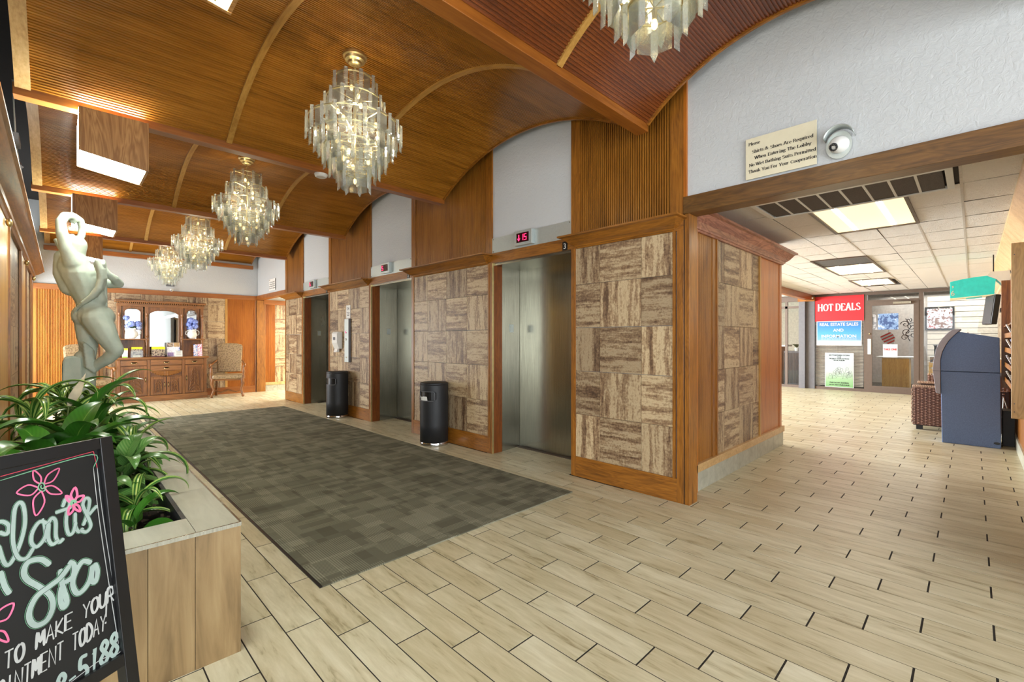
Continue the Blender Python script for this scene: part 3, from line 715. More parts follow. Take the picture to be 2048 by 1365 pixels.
# concourse glazing beyond the pier and what stands behind it
w4 = struct('window_4', MB().box(SX+.03, SX+.038, 3.24, 6.8, .06, 2.3), glass_m)
m = MB()
for y in (3.56, 4.6, 5.7): m.box(SX, SX+.06, y-.03, y+.03, 0, 2.3)
m.box(SX-.02, SX+.08, 3.24, 6.8, 0, .07).box(SX, SX+.06, 3.24, 6.8, 2.12, 2.18).box(SX, SX+.1, 3.24, 6.8, 2.3, CZ)
m.ob('window_frame', alum, w4)
struct('wall_concourse', MB().box(17.5, 17.6, 3.1, 8, 0, 2.9), plain('far_cream_wall', (232, 220, 198), .8))
struct('wall_concourse_side', MB().box(14.1, 17.5, 6.8, 6.9, 0, 2.9), plain('far_side_wall', (226, 220, 206), .8))
struct('ceiling_concourse', MB().box(14.1, 17.6, 3.1, 6.9, 2.7, 2.8), whitep)
# entrance wall behind the camera: framed window bays
m = MB().box(-3.0, 3.6, -4.1, -4.0, 0, .15).box(-3.0, 3.6, -4.1, -4.0, 2.75, TOPZ)
for x in (-3.0, -1.35, .3, 1.95, 3.5): m.box(x, x+.1, -4.1, -4.0, .15, 2.75)
struct('wall_entrance', m, alum)
m = MB().box(-3.1, -3.0, -4.1, -3.9, 0, TOPZ).box(-3.1, -3.0, 2.2, 2.5, 0, TOPZ).box(-3.1, -3.0, -4.0, 2.2, 2.9, TOPZ)
struct('wall_west', m, plain('west_paint', (205, 196, 176), .8))
struct('wall_outer', MB().box(18.3, 18.4, -4.2, 14.5, 0, TOPZ).box(6.3, 18.4, 7.6, 7.7, 2.5, TOPZ).box(-3.1, 18.4, 14.4, 14.5, 0, TOPZ).box(3.56, 18.4, -.62, -.5, 2.44, TOPZ).box(3.62, 3.7, -4.1, -.52, 0, TOPZ), darkvoid)
struct('roof_slab', MB().box(3.56, 18.4, -2.6, 7.6, 2.95, 3.05), darkvoid)
# ---------------------------------------------------------------- bold serif lettering drawn stroke by stroke
_O = lambda cx, cy, rx, ry, a0=90, a1=450, n=14: [(cx+rx*math.cos(R(a0+(a1-a0)*k/n)), cy+ry*math.sin(R(a0+(a1-a0)*k/n))) for k in range(n+1)]
V = lambda x, y0, y1: [(x, y0), (x, y1)]
GL = {
 'P': (.58, [V(.14, 0, .68), [(.14, .66)]+_O(.28, .50, .22, .16, 90, -90, 8)+[(.14, .34)]]), 'l': (.28, [V(.14, 0, .70)]),
 'e': (.46, [[(.06, .25), (.38, .25)]+_O(.22, .235, .165, .22, 5, 310, 12)]), 'a': (.48, [_O(.20, .35, .13, .11, 160, 30, 6)+[(.33, .30), (.33, .06), (.42, .02)], [(.33, .27)]+_O(.18, .13, .12, .11, 80, 330, 8)]),
 's': (.40, [_O(.20, .35, .12, .10, 20, 230, 7)+[(.22, .24)]+_O(.19, .12, .14, .10, 50, -160, 8)]), 'S': (.56, [_O(.28, .51, .18, .15, 20, 250, 8)+[(.30, .34)]+_O(.28, .17, .19, .15, 60, -160, 9)]),
 'h': (.54, [V(.13, 0, .70), [(.13, .38)]+_O(.27, .33, .14, .13, 130, 0, 6)+[(.41, 0)]]), 'i': (.28, [V(.14, 0, .46), [(.14, .60), (.14, .68)]]),
 'r': (.42, [V(.13, 0, .46), [(.13, .30), (.22, .43), (.34, .44)]]), 't': (.34, [[(.16, .62), (.15, .10), (.20, .03), (.30, .05)], [(.03, .44), (.30, .44)]]),
 '&': (.80, [[(.72, .38), (.60, .36), (.48, .12), (.30, .01), (.12, .06), (.08, .20), (.20, .34), (.40, .46), (.44, .60), (.33, .68), (.22, .60), (.26, .42), (.50, .12), (.62, .02), (.75, .06)]]),
 'o': (.50, [_O(.25, .23, .17, .22)]), 'A': (.70, [[(.08, 0), (.34, .70)], [(.34, .70), (.60, 0)], [(.18, .24), (.50, .24)]]), 'R': (.68, [V(.14, 0, .68), [(.14, .66)]+_O(.30, .51, .20, .15, 90, -90, 8)+[(.14, .36)], [(.32, .36), (.60, 0)]]),
 'q': (.54, [_O(.24, .23, .17, .22), V(.40, -.20, .46)]), 'u': (.54, [[(.13, .46), (.13, .14)]+_O(.26, .14, .13, .12, 180, 330, 6)+[(.40, .14)], V(.40, 0, .46)]), 'd': (.54, [_O(.23, .23, .16, .22), V(.39, 0, .70)]),
 'W': (.98, [[(.08, .68), (.27, 0)], [(.27, 0), (.48, .60)], [(.44, .68), (.65, 0)], [(.65, 0), (.88, .68)]]), 'n': (.54, [V(.13, 0, .46), [(.13, .38)]+_O(.27, .33, .14, .13, 130, 0, 6)+[(.41, 0)]]),
 'E': (.60, [V(.14, 0, .68), [(.10, .66), (.50, .66), (.50, .56)], [(.14, .35), (.38, .35)], [(.10, .02), (.52, .02), (.53, .14)]]), 'g': (.50, [_O(.22, .31, .14, .15), [(.34, .42), (.46, .46)], _O(.23, -.06, .18, .11), [(.12, .18), (.12, .08), (.34, .04)]]),
 'T': (.62, [V(.31, 0, .68), [(.05, .54), (.06, .66), (.56, .66), (.57, .54)]]), 'L': (.58, [V(.14, 0, .68), [(.10, .02), (.50, .02), (.52, .18)]]), 'b': (.54, [V(.13, 0, .70), _O(.27, .23, .16, .22)]),
 'y': (.50, [[(.06, .46), (.24, .04)], [(.44, .46), (.20, -.14), (.08, -.18)]]), 'N': (.72, [V(.13, 0, .68), [(.12, .68), (.58, 0)], V(.58, 0, .68)]), 'B': (.64, [V(.14, 0, .68), [(.14, .66)]+_O(.30, .52, .18, .14, 90, -90, 7)+[(.14, .37)], [(.30, .38)]+_O(.32, .19, .21, .17, 90, -90, 8)+[(.14, .02)]]),
 'm': (.80, [V(.13, 0, .46), [(.13, .38)]+_O(.26, .33, .13, .13, 130, 0, 6)+[(.39, 0)], [(.39, .38)]+_O(.53, .33, .13, .13, 130, 0, 6)+[(.66, 0)]]), 'F': (.56, [V(.14, 0, .68), [(.10, .66), (.48, .66), (.49, .54)], [(.14, .35), (.36, .35)]]),
 'Y': (.66, [[(.08, .68), (.32, .32)], [(.58, .68), (.32, .32)], V(.32, 0, .32)]), 'C': (.64, [_O(.34, .34, .26, .33, 35, 325, 14)]), 'p': (.54, [V(.13, -.20, .46), _O(.27, .23, .16, .22)]),
 'k': (.52, [V(.13, 0, .70), [(.42, .46), (.14, .20)], [(.22, .27), (.46, 0)]]), 'H': (.74, [V(.14, 0, .68), V(.58, 0, .68), [(.14, .35), (.58, .35)]]), 'O': (.70, [_O(.35, .34, .26, .33)]), 'D': (.68, [V(.14, 0, .68), [(.10, .66)]+_O(.30, .34, .28, .32, 90, -90, 10)+[(.10, .02)]])}
def serif(body, size, mat, parent, loc, rot=FACE_W, align='LEFT', wide=.9, th=.145, tn=.055, fit=None):
    k = size/.68; x = 0; m = MB()
    def rib(line, wfun):
        n = len(line); i = len(m.v)
        for q, p in enumerate(line):
            a, b = line[max(q-1, 0)], line[min(q+1, n-1)]; dx, dy = b[0]-a[0], b[1]-a[1]; l = math.hypot(dx, dy) or 1
            w_ = wfun(abs(dy)/l)/2; m.v += [(p[0]-dy/l*w_, p[1]+dx/l*w_, .0002*m.lay), (p[0]+dy/l*w_, p[1]-dx/l*w_, .0002*m.lay)]
        for q in range(n-1): m.f.append((i+2*q, i+2*q+1, i+2*q+3, i+2*q+2))
    for ch in body:
        if ch == ' ': x += .26; continue
        wd, ls = GL[ch]
        for l in ls:
            m.lay = getattr(m, 'lay', 0)+1; rib([(x+a, b) for a, b in l], lambda c: tn+(th-tn)*c*c)
            for (a, b), (c, d) in ((l[0], l[1]), (l[-1], l[-2])):
                if abs(d-b) > 1.2*abs(c-a) and min(abs(b-q) for q in (0, .46, .68, .70, -.20)) < .012 and ch not in 'eagst&' :
                    m.lay += 1; rib([(x+a-.10, b), (x+a+.10, b)], lambda c: .04)
        x += wd*wide
    off = {'LEFT': 0, 'CENTER': -x/2}[align]
    sx_ = 1 if not fit else fit/(x*k)
    m.v = [((a+off)*k*sx_, b*k, (c % .004)) for a, b, c in m.v]
    me = m.mesh('lettering', mat)
    return mobj('lettering', me, parent, loc, rot)
# ================================================================ OBJECTS
# ---- rug
rug = box(.955, 3.03, 2.345, 9.26, -.0, .007).ob('carpet_runner', rug_m)
tag(rug, 'long grey green woven carpet on the tiled floor before the lifts', 'carpet')
MB().box(.940, .955, 2.345, 9.26, 0, .005).ob('rubber_edge', black, rug)

# ---- ceiling light boxes
for k in range(4):
    L = ['overhead plywood light box nearest the camera, only its lit underside corner showing', 'nearest plywood light box whose wooden face shows, at the upper left under the vaults', 'second plywood light box hanging under the ceiling, just above the statue',
         'farthest plywood light box, behind the raised arms of the statue'][k]
    t = thing('light_box', L, 'light', (.285, 4.44+2.7*(k-1)-(.13 if k == 0 else 0), 2.58), 0, 'plywood light boxes under the beams')
    MB().prism([(-.195, .04), (.195, -.02), (.195, .35), (-.195, .35)], 'y', 0, .018).ob('front_board', ply, t, bevel=.002)
    MB().prism([(-.195, .04), (.195, -.02), (.195, .35), (-.195, .35)], 'y', .45, .465).ob('back_board', ply, t)
    MB().box(.18, .196, .018, .45, -.015, .35).ob('side_board', ply, t)
    MB().prism([(-.19, .042), (.178, -.015), (.178, -.007), (-.19, .05)], 'y', .018, .45).ob('lit_panel', diffuser, t)
    MB().box(-.195, -.187, .018, .45, .045, .345).ob('lit_side_panel', diffuser, t)
    for x in (-.14, .13):
        MB().lathe([(.006, -.004), (.006, 0)], 10, (x, .41, .032-.154*(x+.195)-.0)).ob('screw', brass, t)

# ---- chandeliers
def chandelier():
    t = thing('chandelier', '', 'chandelier', (0, 0, 0), 0, 'tiered acrylic chandeliers down the middle of the vaults')
    MB().lathe([(.03, -.075), (.045, -.065), (.05, -.05), (.07, -.042), (.075, -.025), (.085, -.018), (.085, 0)], 28).ob('canopy', brass, t, smooth=35)
    m = MB()
    for k in range(4):
        c = -.075-.024*k; pts = [(math.cos(a)*.008*(k % 2), math.cos(a)*.008*((k+1) % 2), c-.012+math.sin(a)*.016) for a in [2*math.pi*q/10 for q in range(10)]]
        m.tube(pts, .0025, 5, closed=True)
    m.ob('hanging_chain', brass, t, kind='stuff')
    MB().tube([(0, 0, -.155), (0, 0, -.80)], .010, 8).ob('stem', brass, t)
    tiers = [(.145, -.185, -.345), (.198, -.33, -.49), (.322, -.51, -.665), (.265, -.59, -.755), (.212, -.675, -.85), (.160, -.755, -.925), (.102, -.86, -1.01)]
    for i, (r, z1, z0) in enumerate(tiers):
        pts = [(math.cos(a)*r, math.sin(a)*r, z1-.006) for a in [2*math.pi*q/40 for q in range(40)]]
        ring = MB().tube(pts, .004, 5, closed=True)
        for q in range(3):
            a = math.pi*q/3+.3*i; ring.tube([(math.cos(a)*r, math.sin(a)*r, z1-.006), (-math.cos(a)*r, -math.sin(a)*r, z1-.006)], .003, 4)
        ring.ob('tier_ring', brass, t, smooth=60)
        n = max(7, round(2*math.pi*r/.098)); h = z1-z0
        pw = .0275
        plate = MB().box(-.0015, .0015, -pw, pw, -h+.018, 0).mesh('crystal_plate', crystal_m)
        e = .015
        rod = MB(); rod.v = [(0, -e, 0), (0, e, 0), (.016, 0, 0), (0, -e, -h+.012), (0, e, -h+.012), (.016, 0, -h-.012)]
        rod.f = [(0, 2, 1), (0, 1, 4, 3), (1, 2, 5, 4), (2, 0, 3, 5), (3, 4, 5)]
        rodm = rod.mesh('crystal_prism', crystal_rod)
        for q in range(n):
            a = 2*math.pi*q/n+.21*i
            mobj('crystal_plate', plate, t, (math.cos(a)*(r-.004), math.sin(a)*(r-.004), z1+.004), (0, R(random.uniform(-1.5, 1.5)), a+R(random.uniform(-4, 4))))
            a += math.pi/n
            mobj('crystal_prism', rodm, t, (math.cos(a)*(r+.004), math.sin(a)*(r+.004), z1+.012), (0, R(random.uniform(-1.2, 1.2)), a+R(random.uniform(-6, 6))))
    for (r, z, n) in ((.06, -.27, 2), (.12, -.42, 3), (.19, -.55, 5), (.15, -.68, 4), (.10, -.79, 3), (0, -.93, 1)):
        for q in range(n):
            a = 2*math.pi*q/n+z*9; c = (math.cos(a)*r, math.sin(a)*r, z)
            b = MB().sphere(c, .013, 8, 6, (1, 1, 1.6)).ob('bulb', bulb_m, t, smooth=60)
            MB().lathe([(.009, .018), (.011, .05)], 8, c).ob('socket', brass, b)
    return t
ch0 = chandelier()
spots = [(1.545, 3.21, 3.372, 'large clear acrylic chandelier hung in the vault before the nearest lift'), (1.53, 5.91, 3.372, 'second acrylic chandelier from the camera, beyond the large one'), (1.54, 8.61, 3.372, 'third acrylic chandelier, overlapping the farthest one'),
         (1.54, 11.31, 3.372, 'farthest acrylic chandelier, over the carved sideboard'), (1.63, .865, 3.42, 'acrylic chandelier cut off by the top edge of the photo, above the reddish slats')]
for i, (x, y, z, lb) in enumerate(spots):
    c = ch0 if i == 0 else copy_tree(ch0)
    c.location = (x, y, z); c.rotation_euler = (0, 0, .37*i); c['label'] = lb
    for q in range(3):
        l = bpy.data.lights.new('chandelier_bulb', 'POINT'); l.energy = 2.6; l.color = (1, .88, .68); l.shadow_soft_size = .015
        lo = bpy.data.objects.new('chandelier_bulb', l); COL.objects.link(lo); lo.location = (x+.13*math.cos(2.1*q), y+.13*math.sin(2.1*q), z-.50-.05*q)

# ---- smoke detector
sd = MB().lathe([(.045, -.032), (.055, -.025), (.062, -.008), (.062, 0)], 20).ob('smoke_detector', whitep, smooth=35, loc=(1.84, 4.56, 2.92)); tag(sd, 'small round white smoke detector on the wooden beam beyond the large chandelier', 'smoke detector')

# ---- security cameras
def dome(loc, rz, label, s=1.0, plate=True, cat='camera'):
    t = thing('security_camera', label, cat, loc, rz, 'security cameras')
    if plate:
        m = MB().prism([(math.cos(a)*.075*s*(1 if math.cos(a) < 0 else .8), math.sin(a)*.085*s) for a in [2*math.pi*q/24 for q in range(24)]], 'y', -.006, 0); m.ob('base_plate', greyalum if s < .8 else plate_steel, t)
        sh = MB()
        for q in range(13):
            a = R(10+160*q/12); x, z = math.cos(a)*.075*s, .02*s+math.sin(a)*.075*s
            sh.v += [(x, 0, z), (x, -.075*s, z*1.0+.004)]
        sh.f = [(2*q, 2*q+1, 2*q+3, 2*q+2) for q in range(12)]
        o = sh.ob('sun_hood', plate_steel, t, smooth=60); md = o.modifiers.new('solid', 'SOLIDIFY'); md.thickness = .004
    MB().lathe([(.05*s, 0), (.052*s, .02*s), (.048*s, .04*s), (.036*s, .06*s), (.02*s, .072*s), (.0001, .075*s)], 24, (0, 0, 0)).ob('dome_housing', whitep, t, smooth=50).rotation_euler = (R(98), 0, R(-12))
    b = MB().lathe([(.024*s, 0), (.024*s, .012*s), (.016*s, .014*s), (.015*s, .006*s), (.0001, .006*s)], 20).ob('lens', blackm, t, smooth=30); b.rotation_euler = (R(125), 0, R(-25)); b.location = (-.022*s, -.058*s, -.022*s)
    m = MB()
    for q in range(12): a = 2*math.pi*q/12; m.sphere((math.cos(a)*.020*s, math.sin(a)*.020*s, .0135*s), .0026*s, 6, 4)
    m.ob('infrared_ring', chrome, b, kind='stuff')
    return t
dome((WX, .575, 2.475), R(-90), 'white dome camera with steel hood on the white wall beside the notice')
dome((1.72, 12.30, 2.36), 0, 'small white camera on the rail above the carved sideboard', .62, False)
dome((13.85, 2.93, 2.36), R(-90), 'small white camera at the ceiling corner beside the red banner', .6, False)
bs = box(-.075, .075, -.01, 0, -.05, .05).ob('dark_plate', greyalum, loc=(1.70, 12.33, 2.49)); tag(bs, 'small dark grey square plate on the white back wall above the camera', 'plate')

# ---- notice on the white wall (writing is flat print)
nt = thing('notice_board', 'cream notice with black lettering on the white wall over the corridor', 'sign', (WX-.002, 1.12, 2.39), 0, 'lobby dress notices')
MB().box(-.004, 0, -.423, 0, 0, .283).ob('sign_panel', cream, nt, bevel=.001)
SERIF_LINES = [('Please', .018, .232, .029), ('Shirts & Shoes Are Required', .040, .176, .029), ('When Entering The Lobby', .056, .131, .029), ('No Wet Bathing Suits Permitted', .022, .086, .029), ('Thank You For Your Cooperation', .018, .041, .029)]
def wall_lines(parent):
    for s, u, v, sz in SERIF_LINES: serif(s, sz*.72, ink, parent, (-.005, -u, v), FACE_W, wide=.92, fit=None if s == 'Please' else .405-2*max(0, u-.018)*.9)
LW = {s: sum(GL[c][0] if c != ' ' else .29 for c in s) for s, *_ in SERIF_LINES}
wall_lines(nt)
nt2 = thing('notice_board', 'small white notice with black lettering high on the wall at the far right corner', 'sign', (WX-.002, 11.42, 2.40), 0, 'lobby dress notices')
wall_lines(nt2)
MB().box(-.004, 0, -.42, 0, 0, .26).ob('sign_panel', plain('far_notice_white', (228, 226, 220), .6), nt2)

# ---- elevator wall fittings between middle and far lift
t = thing('call_panel', 'tall steel lift call panel with two round buttons beside the wipes dispenser', 'panel', (WX-.006, 7.335, .90))
MB().box(-.035, 0, -.075, .075, 0, .72).ob('steel_plate', plate_steel, t, bevel=.003)
MB().box(-.036, -.002, -.088, -.075, 0, .72).ob('dark_edge', greyalum, t)
for z in (.50, .38):
    b = MB().lathe([(.020, 0), (.020, .006), (.014, .010)], 16).ob('call_button', chrome, t, smooth=30); b.rotation_euler = (0, R(-90), 0); b.location = (-.035, .005, z)
    MB().lathe([(.012, .0), (.012, .003)], 12, (0, 0, .009)).ob('button_light', led if z > .45 else whitep, b)
MB().lathe([(.008, 0), (.008, .004)], 10, (0, 0, 0)).ob('key_switch', brass, t, loc=(-.037, 0, .08)).rotation_euler = (0, R(-90), 0)
p = thing('capacity_notice', 'small white paper notice above the lift call panel', 'sign', (WX-.006, 7.335, 1.63))
MB().box(-.003, 0, -.075, .075, 0, .22).ob('paper', whitep, p)
for s, z, sz in (('34', .14, .07), ('IN CASE OF FIRE', .095, .014), ('DO NOT USE', .07, .014), ('ELEVATORS', .045, .014)): text(s, sz, ink, p, (-.0035, .0, z), align='CENTER')
t = thing('wipes_dispenser', 'white plastic tissue dispenser on the stone wall beside the lift call panel', 'dispenser', (WX-.006, 7.66, 1.12))
MB().prism([(0, .0), (-.06, 0), (-.10, .10), (-.10, .26), (-.08, .29), (0, .29)], 'y', -.10, .10).ob('housing', whitep, t, bevel=.008)
MB().prism([(-.02, -.055), (-.07, -.06), (-.055, -.02), (-.05, .0), (-.02, .0)], 'y', -.02, .10).ob('hanging_tissue', whitep, t)
b = MB().box(-.104, -.10, -.04, .04, .15, .2).ob('window_slot', greyalum, t)

# ---- litter bins
def bin_(loc, label, group, paper=False):
    t = thing('litter_bin', label, 'bin', loc, R(8), group)
    m = MB(); N, zs = 48, [.045, .25, .45, .535, .545, .56, .58, .60, .62, .64, .655, .665, .70, .72, .735]
    rr = .165
    half = lambda z: R(50) if .56 <= z <= .64 else R(44)
    ang = sorted(set([2*math.pi*k/N for k in range(N)]))
    for z in zs:
        for a in ang: m.v.append((-rr*math.cos(a), rr*math.sin(a), z))
    za, zb = .545, .655
    for j in range(len(zs)-1):
        for k in range(N):
            a = (k+.5)*2*math.pi/N; a = a if a < math.pi else a-2*math.pi; zm = (zs[j]+zs[j+1])/2
            ins = za < zm < zb and abs(a) < (R(50) if .565 < zm < .635 else R(43))
            if ins: continue
            k2 = (k+1) % N; m.f.append((j*N+k, j*N+k2, (j+1)*N+k2, (j+1)*N+k))
    o = m.ob('body_shell', blackm, t, smooth=40); md = o.modifiers.new('s', 'SOLIDIFY'); md.thickness = .004
    rim = []
    for a in range(-43, 44, 6): rim.append((a, zb))
    for a, z in ((47, .65), (50, .63), (50, .60), (50, .57), (47, .55)): rim.append((a, z))
    for a in range(43, -44, -6): rim.append((a, za))
    for a, z in ((-47, .55), (-50, .57), (-50, .60), (-50, .63), (-47, .65)): rim.append((a, z))
    MB().tube([(-(rr+.001)*math.cos(R(a)), (rr+.001)*math.sin(R(a)), z) for a, z in rim], .005, 6, closed=True).ob('slot_rim', greyalum, t, smooth=60)
    MB().lathe([(.152, .05), (.152, .72)], 32, cap=True).ob('inner_liner', black, t)
    MB().lathe([(.166, .735), (.168, .742), (.166, .752), (.158, .757), (.0001, .760)], 48).ob('lid', blackm, t, smooth=40)
    MB().lathe([(.170, 0), (.173, .008), (.173, .034), (.169, .045), (.160, .048)], 48).ob('chrome_foot_ring', chrome, t, smooth=35)
    if paper:
        m = MB(); 
        for q in range(5):
            a = R(-30+12*q); c = Vector((-.16*math.cos(a), -.16*math.sin(a), .548)); m.v += [tuple(c+Vector((0, 0, .0))), tuple(c+Vector((-.004, .006*(-1)**q, .035+.02*random.random())))]
        m.f = [(2*q, 2*q+1, 2*q+3, 2*q+2) for q in range(4)]
        m.ob('crumpled_paper', whitep, t)
    return t
bin_((3.235, 4.62, 0), 'black cylindrical litter bin with crumpled paper in its slot, nearer the camera', 'black lobby litter bins', True)
bin_((3.235, 7.36, 0), 'black cylindrical litter bin below the call panel, farther from the camera', 'black lobby litter bins')

# ---- planter
t = thing('planter', 'low tiled planter along the left wall, pale rim around dark soil', 'planter', (0, 0, 0))
x0, x1, y0, y1, zt = -.255, .523, 2.10, 5.95, .526
MB().box(x0, x1-.012, y0+.012, y0+.05, 0, zt-.012).box(x1-.06, x1-.012, y0+.05, y1, 0, zt-.012).box(x0, x1-.06, y1-.05, y1, 0, zt-.012).ob('core', gapmat, t)
for a, b in ((.367, .523), (.224, .367), (.075, .224), (-.075, .075), (-.225, -.075), (-.255, -.225)): MB().box(a+.001, b-.001, y0, y0+.014, .0, zt-.012).ob('face_tile', planter_m, t)
k = 0; y = y0
while y < y1-.01:
    e = min(y+.60, y1); MB().box(x1-.014, x1, y+.001+(0.014 if y == y0 else 0), e-.001, 0, zt-.012).ob('side_tile', planter_m, t); y = e
for a, b in ((-.255, .10), (.10, .372)): MB().box(a+.001, b-.001, y0+.004, y0+.205, zt-.014, zt).ob('rim_tile', rim_m, t)
ys = [y0+.004, 2.72, 3.32, 3.92, 4.52, 5.12, 5.95]
for a, b in zip(ys[:-1], ys[1:]): MB().box(.373, x1-.004, a+.001, b-.001, zt-.014, zt).ob('rim_tile', rim_m, t)
MB().box(-.255, .372, 5.78, 5.95, zt-.014, zt).ob('rim_tile', rim_m, t)
MB().box(x0, x1, y0-.004, y0+.004, zt-.012, zt+.003).box(x1-.004, x1+.003, y0+.004, y1, zt-.009, zt+.002).ob('steel_edge_strip', steel, t)
MB().box(.357, .373, y0+.205, 5.78, .25, zt-.002).box(x0, .357, y0+.195, y0+.207, .25, zt-.002).ob('black_liner', blackm, t)
m = MB(); nx, ny = 14, 60
for i in range(nx+1):
    for j in range(ny+1):
        x, y = x0+(.36-x0)*i/nx, 2.3+(5.78-2.3)*j/ny; m.v.append((x, y, .43+.03*noise.noise(Vector((x*9, y*9, 0)))))
for i in range(nx):
    for j in range(ny): a = i*(ny+1)+j; m.f.append((a, a+ny+1, a+ny+2, a+1))
so = m.ob('soil', soil_m, t, smooth=60)
chips = MB()
for q in range(240):
    x, y = random.uniform(.0, .35), random.uniform(2.32, 3.3); z = .452+random.uniform(0, .015); a = random.uniform(0, 6.28); l = random.uniform(.008, .022); cx_, sx_ = math.cos(a)*l, math.sin(a)*l
    chips.quadv([(x-cx_, y-sx_, z), (x+sx_*.3, y-cx_*.3, z+.006), (x+cx_, y+sx_, z+.003), (x-sx_*.3, y+cx_*.3, z-.002)])
chips.ob('bark_chips', plain('bark_chip', (74, 60, 48), .9, nscale=30, namt=.5), t, kind='stuff')

# ---- plants
def leaf_mesh(name, mat, L, W, droop, fold=.25, tip=1.0, base=.12, n=12, petiole=0.0, twist=0):
    """leaf that leaves the stem at the origin along +x, rises and arches down"""
    m = MB(); uv = []
    x = z = 0.0; ang = 0.0
    for k in range(n+1):
        s = k/n
        wv = W*(math.sin(math.pi*min(1, (s*(1-base)+base))**(.85*tip)) ** .8) if s < 1 else 0.001
        if s < petiole: wv = .004
        a = -droop*s*s*1.2-droop*.3*s
        if k: x += L/n*math.cos(a); z += L/n*math.sin(a)
        nx_, nz_ = -math.sin(a), math.cos(a)
        for j, v in enumerate((-1, -.5, 0, .5, 1)):
            h = fold*wv*abs(v)*.6; m.v.append((x+nx_*h, v*wv/2, z+nz_*h+twist*v*wv*s)); uv.append((j/4, s))
    for k in range(n):
        for j in range(4): a = k*5+j; m.f.append((a, a+5, a+6, a+1))
    m.uv = uv; return m.mesh(name, mat, smooth=80)
LF = {'str': [leaf_mesh('striped_leaf', leaf_str, L, W, dr, .5, base=.05) for L, W, dr in ((.34, .036, 1.1), (.30, .042, 1.6), (.24, .036, .8), (.38, .040, 1.9))],
      'lily': [leaf_mesh('broad_leaf', leaf_lily, L, W, dr, .35, petiole=.2, base=.0) for L, W, dr in ((.34, .105, 1.0), (.38, .125, 1.3), (.28, .11, .7))],
      'agl': [leaf_mesh('mottled_leaf', leaf_agl, L, W, dr, .3, petiole=.15, base=.0) for L, W, dr in ((.26, .085, 1.1), (.22, .075, 1.5), (.20, .08, .7))]}
def plant(kind, x, y, h, n, label, seed, name, group, sc=1.0):
    rd = random.Random(seed)
    t = thing(name, label, 'plant', (x, y, .44), rd.uniform(0, 6), group)
    stemh = h
    MB().tube([(0, 0, -.02), (.01, .005, stemh*.5), (0, 0, stemh)], [.009, .007, .005], 6).ob('stem', plain('green_stem', (96, 112, 60), .6) if 'green_stem' not in MATS else MATS['green_stem'], t, smooth=60)
    for k in range(n):
        f = k/(n-1); z = stemh*(.35+.65*f) if kind == 'str' else stemh*(.1+.9*f)
        el = R({'str': -8+75*f, 'lily': 15+60*f, 'agl': 5+60*f}[kind]+rd.uniform(-12, 12))
        o = mobj(LF[kind][0].name.split('.')[0], rd.choice(LF[kind]), t, (0, 0, z), (R(rd.uniform(-14, 14)), -el, k*2.399+rd.uniform(-.3, .3)), (1.1*sc*rd.uniform(.8, 1.12),)*3)
    return t
G1, G2, G3 = 'striped dracaenas in the planter', 'peace lilies in the planter', 'mottled aglaonemas in the planter'
plant('str', -.10, 3.35, .46, 32, 'striped long leaved plant at the left edge, against the stone wall', 1, 'dracaena', G1)
plant('str', .04, 3.75, .44, 34, 'striped long leaved plant in front of the statue stump', 2, 'dracaena', G1)
plant('str', .20, 3.9, .42, 34, 'striped long leaved plant nearest the sideboard, leaning over the planter rim', 3, 'dracaena', G1)
plant('str', -.02, 4.3, .44, 26, 'striped long leaved plant at the foot of the statue', 4, 'dracaena', G1)
plant('str', .27, 3.2, .22, 24, 'short striped plant drooping over the planter rim halfway along', 5, 'dracaena', G1)
plant('str', .24, 2.66, .09, 12, 'small striped plant beside the bare soil and the chalkboard edge', 6, 'dracaena', G1, .85)
plant('lily', .04, 3.1, .30, 20, 'broad leaved dark green plant directly behind the chalkboard top', 7, 'peace_lily', G2)
plant('lily', -.04, 2.9, .24, 18, 'broad leaved plant behind the left end of the chalkboard', 8, 'peace_lily', G2)
plant('lily', .12, 3.45, .34, 18, 'broad leaved plant under the faded flower spathe', 9, 'peace_lily', G2)
plant('lily', .22, 2.50, .02, 5, 'low broad leaf at the front corner of the soil', 12, 'peace_lily', G2, .7)
plant('agl', .22, 3.0, .20, 22, 'pale mottled leaved plant just right of the chalkboard top corner', 10, 'aglaonema', G3)
plant('agl', .28, 3.55, .22, 22, 'mottled leaved plant by the middle of the planter rim', 11, 'aglaonema', G3)
plant('agl', .10, 2.75, .12, 14, 'mottled leaved plant hidden low behind the chalkboard', 13, 'aglaonema', G3)
plant('agl', .27, 4.6, .14, 14, 'mottled leaved plant at the far end of the planter', 14, 'aglaonema', G3)
sp = thing('spathe_flower', 'faded cream peace lily flower standing up among the leaves', 'flower', (.0, 3.42, .45))
MB().tube([(0, 0, 0), (.01, 0, .25), (.03, -.01, .46)], .004, 6).ob('flower_stem', MATS['green_stem'], sp)
m = MB(); pts = [(0, .004), (.03, .016), (.08, .024), (.13, .018), (.18, .008), (.22, .001)]
for s, wv in pts:
    for v in (-1, 0, 1): m.v.append((.03+s*.30+v*wv, -.01-abs(v)*wv*.3, .46+s*.8))
for k in range(5):
    for j in range(2): a = 3*k+j; m.f.append((a, a+3, a+4, a+1))
m.ob('spathe', spathe_m, sp, smooth=60)

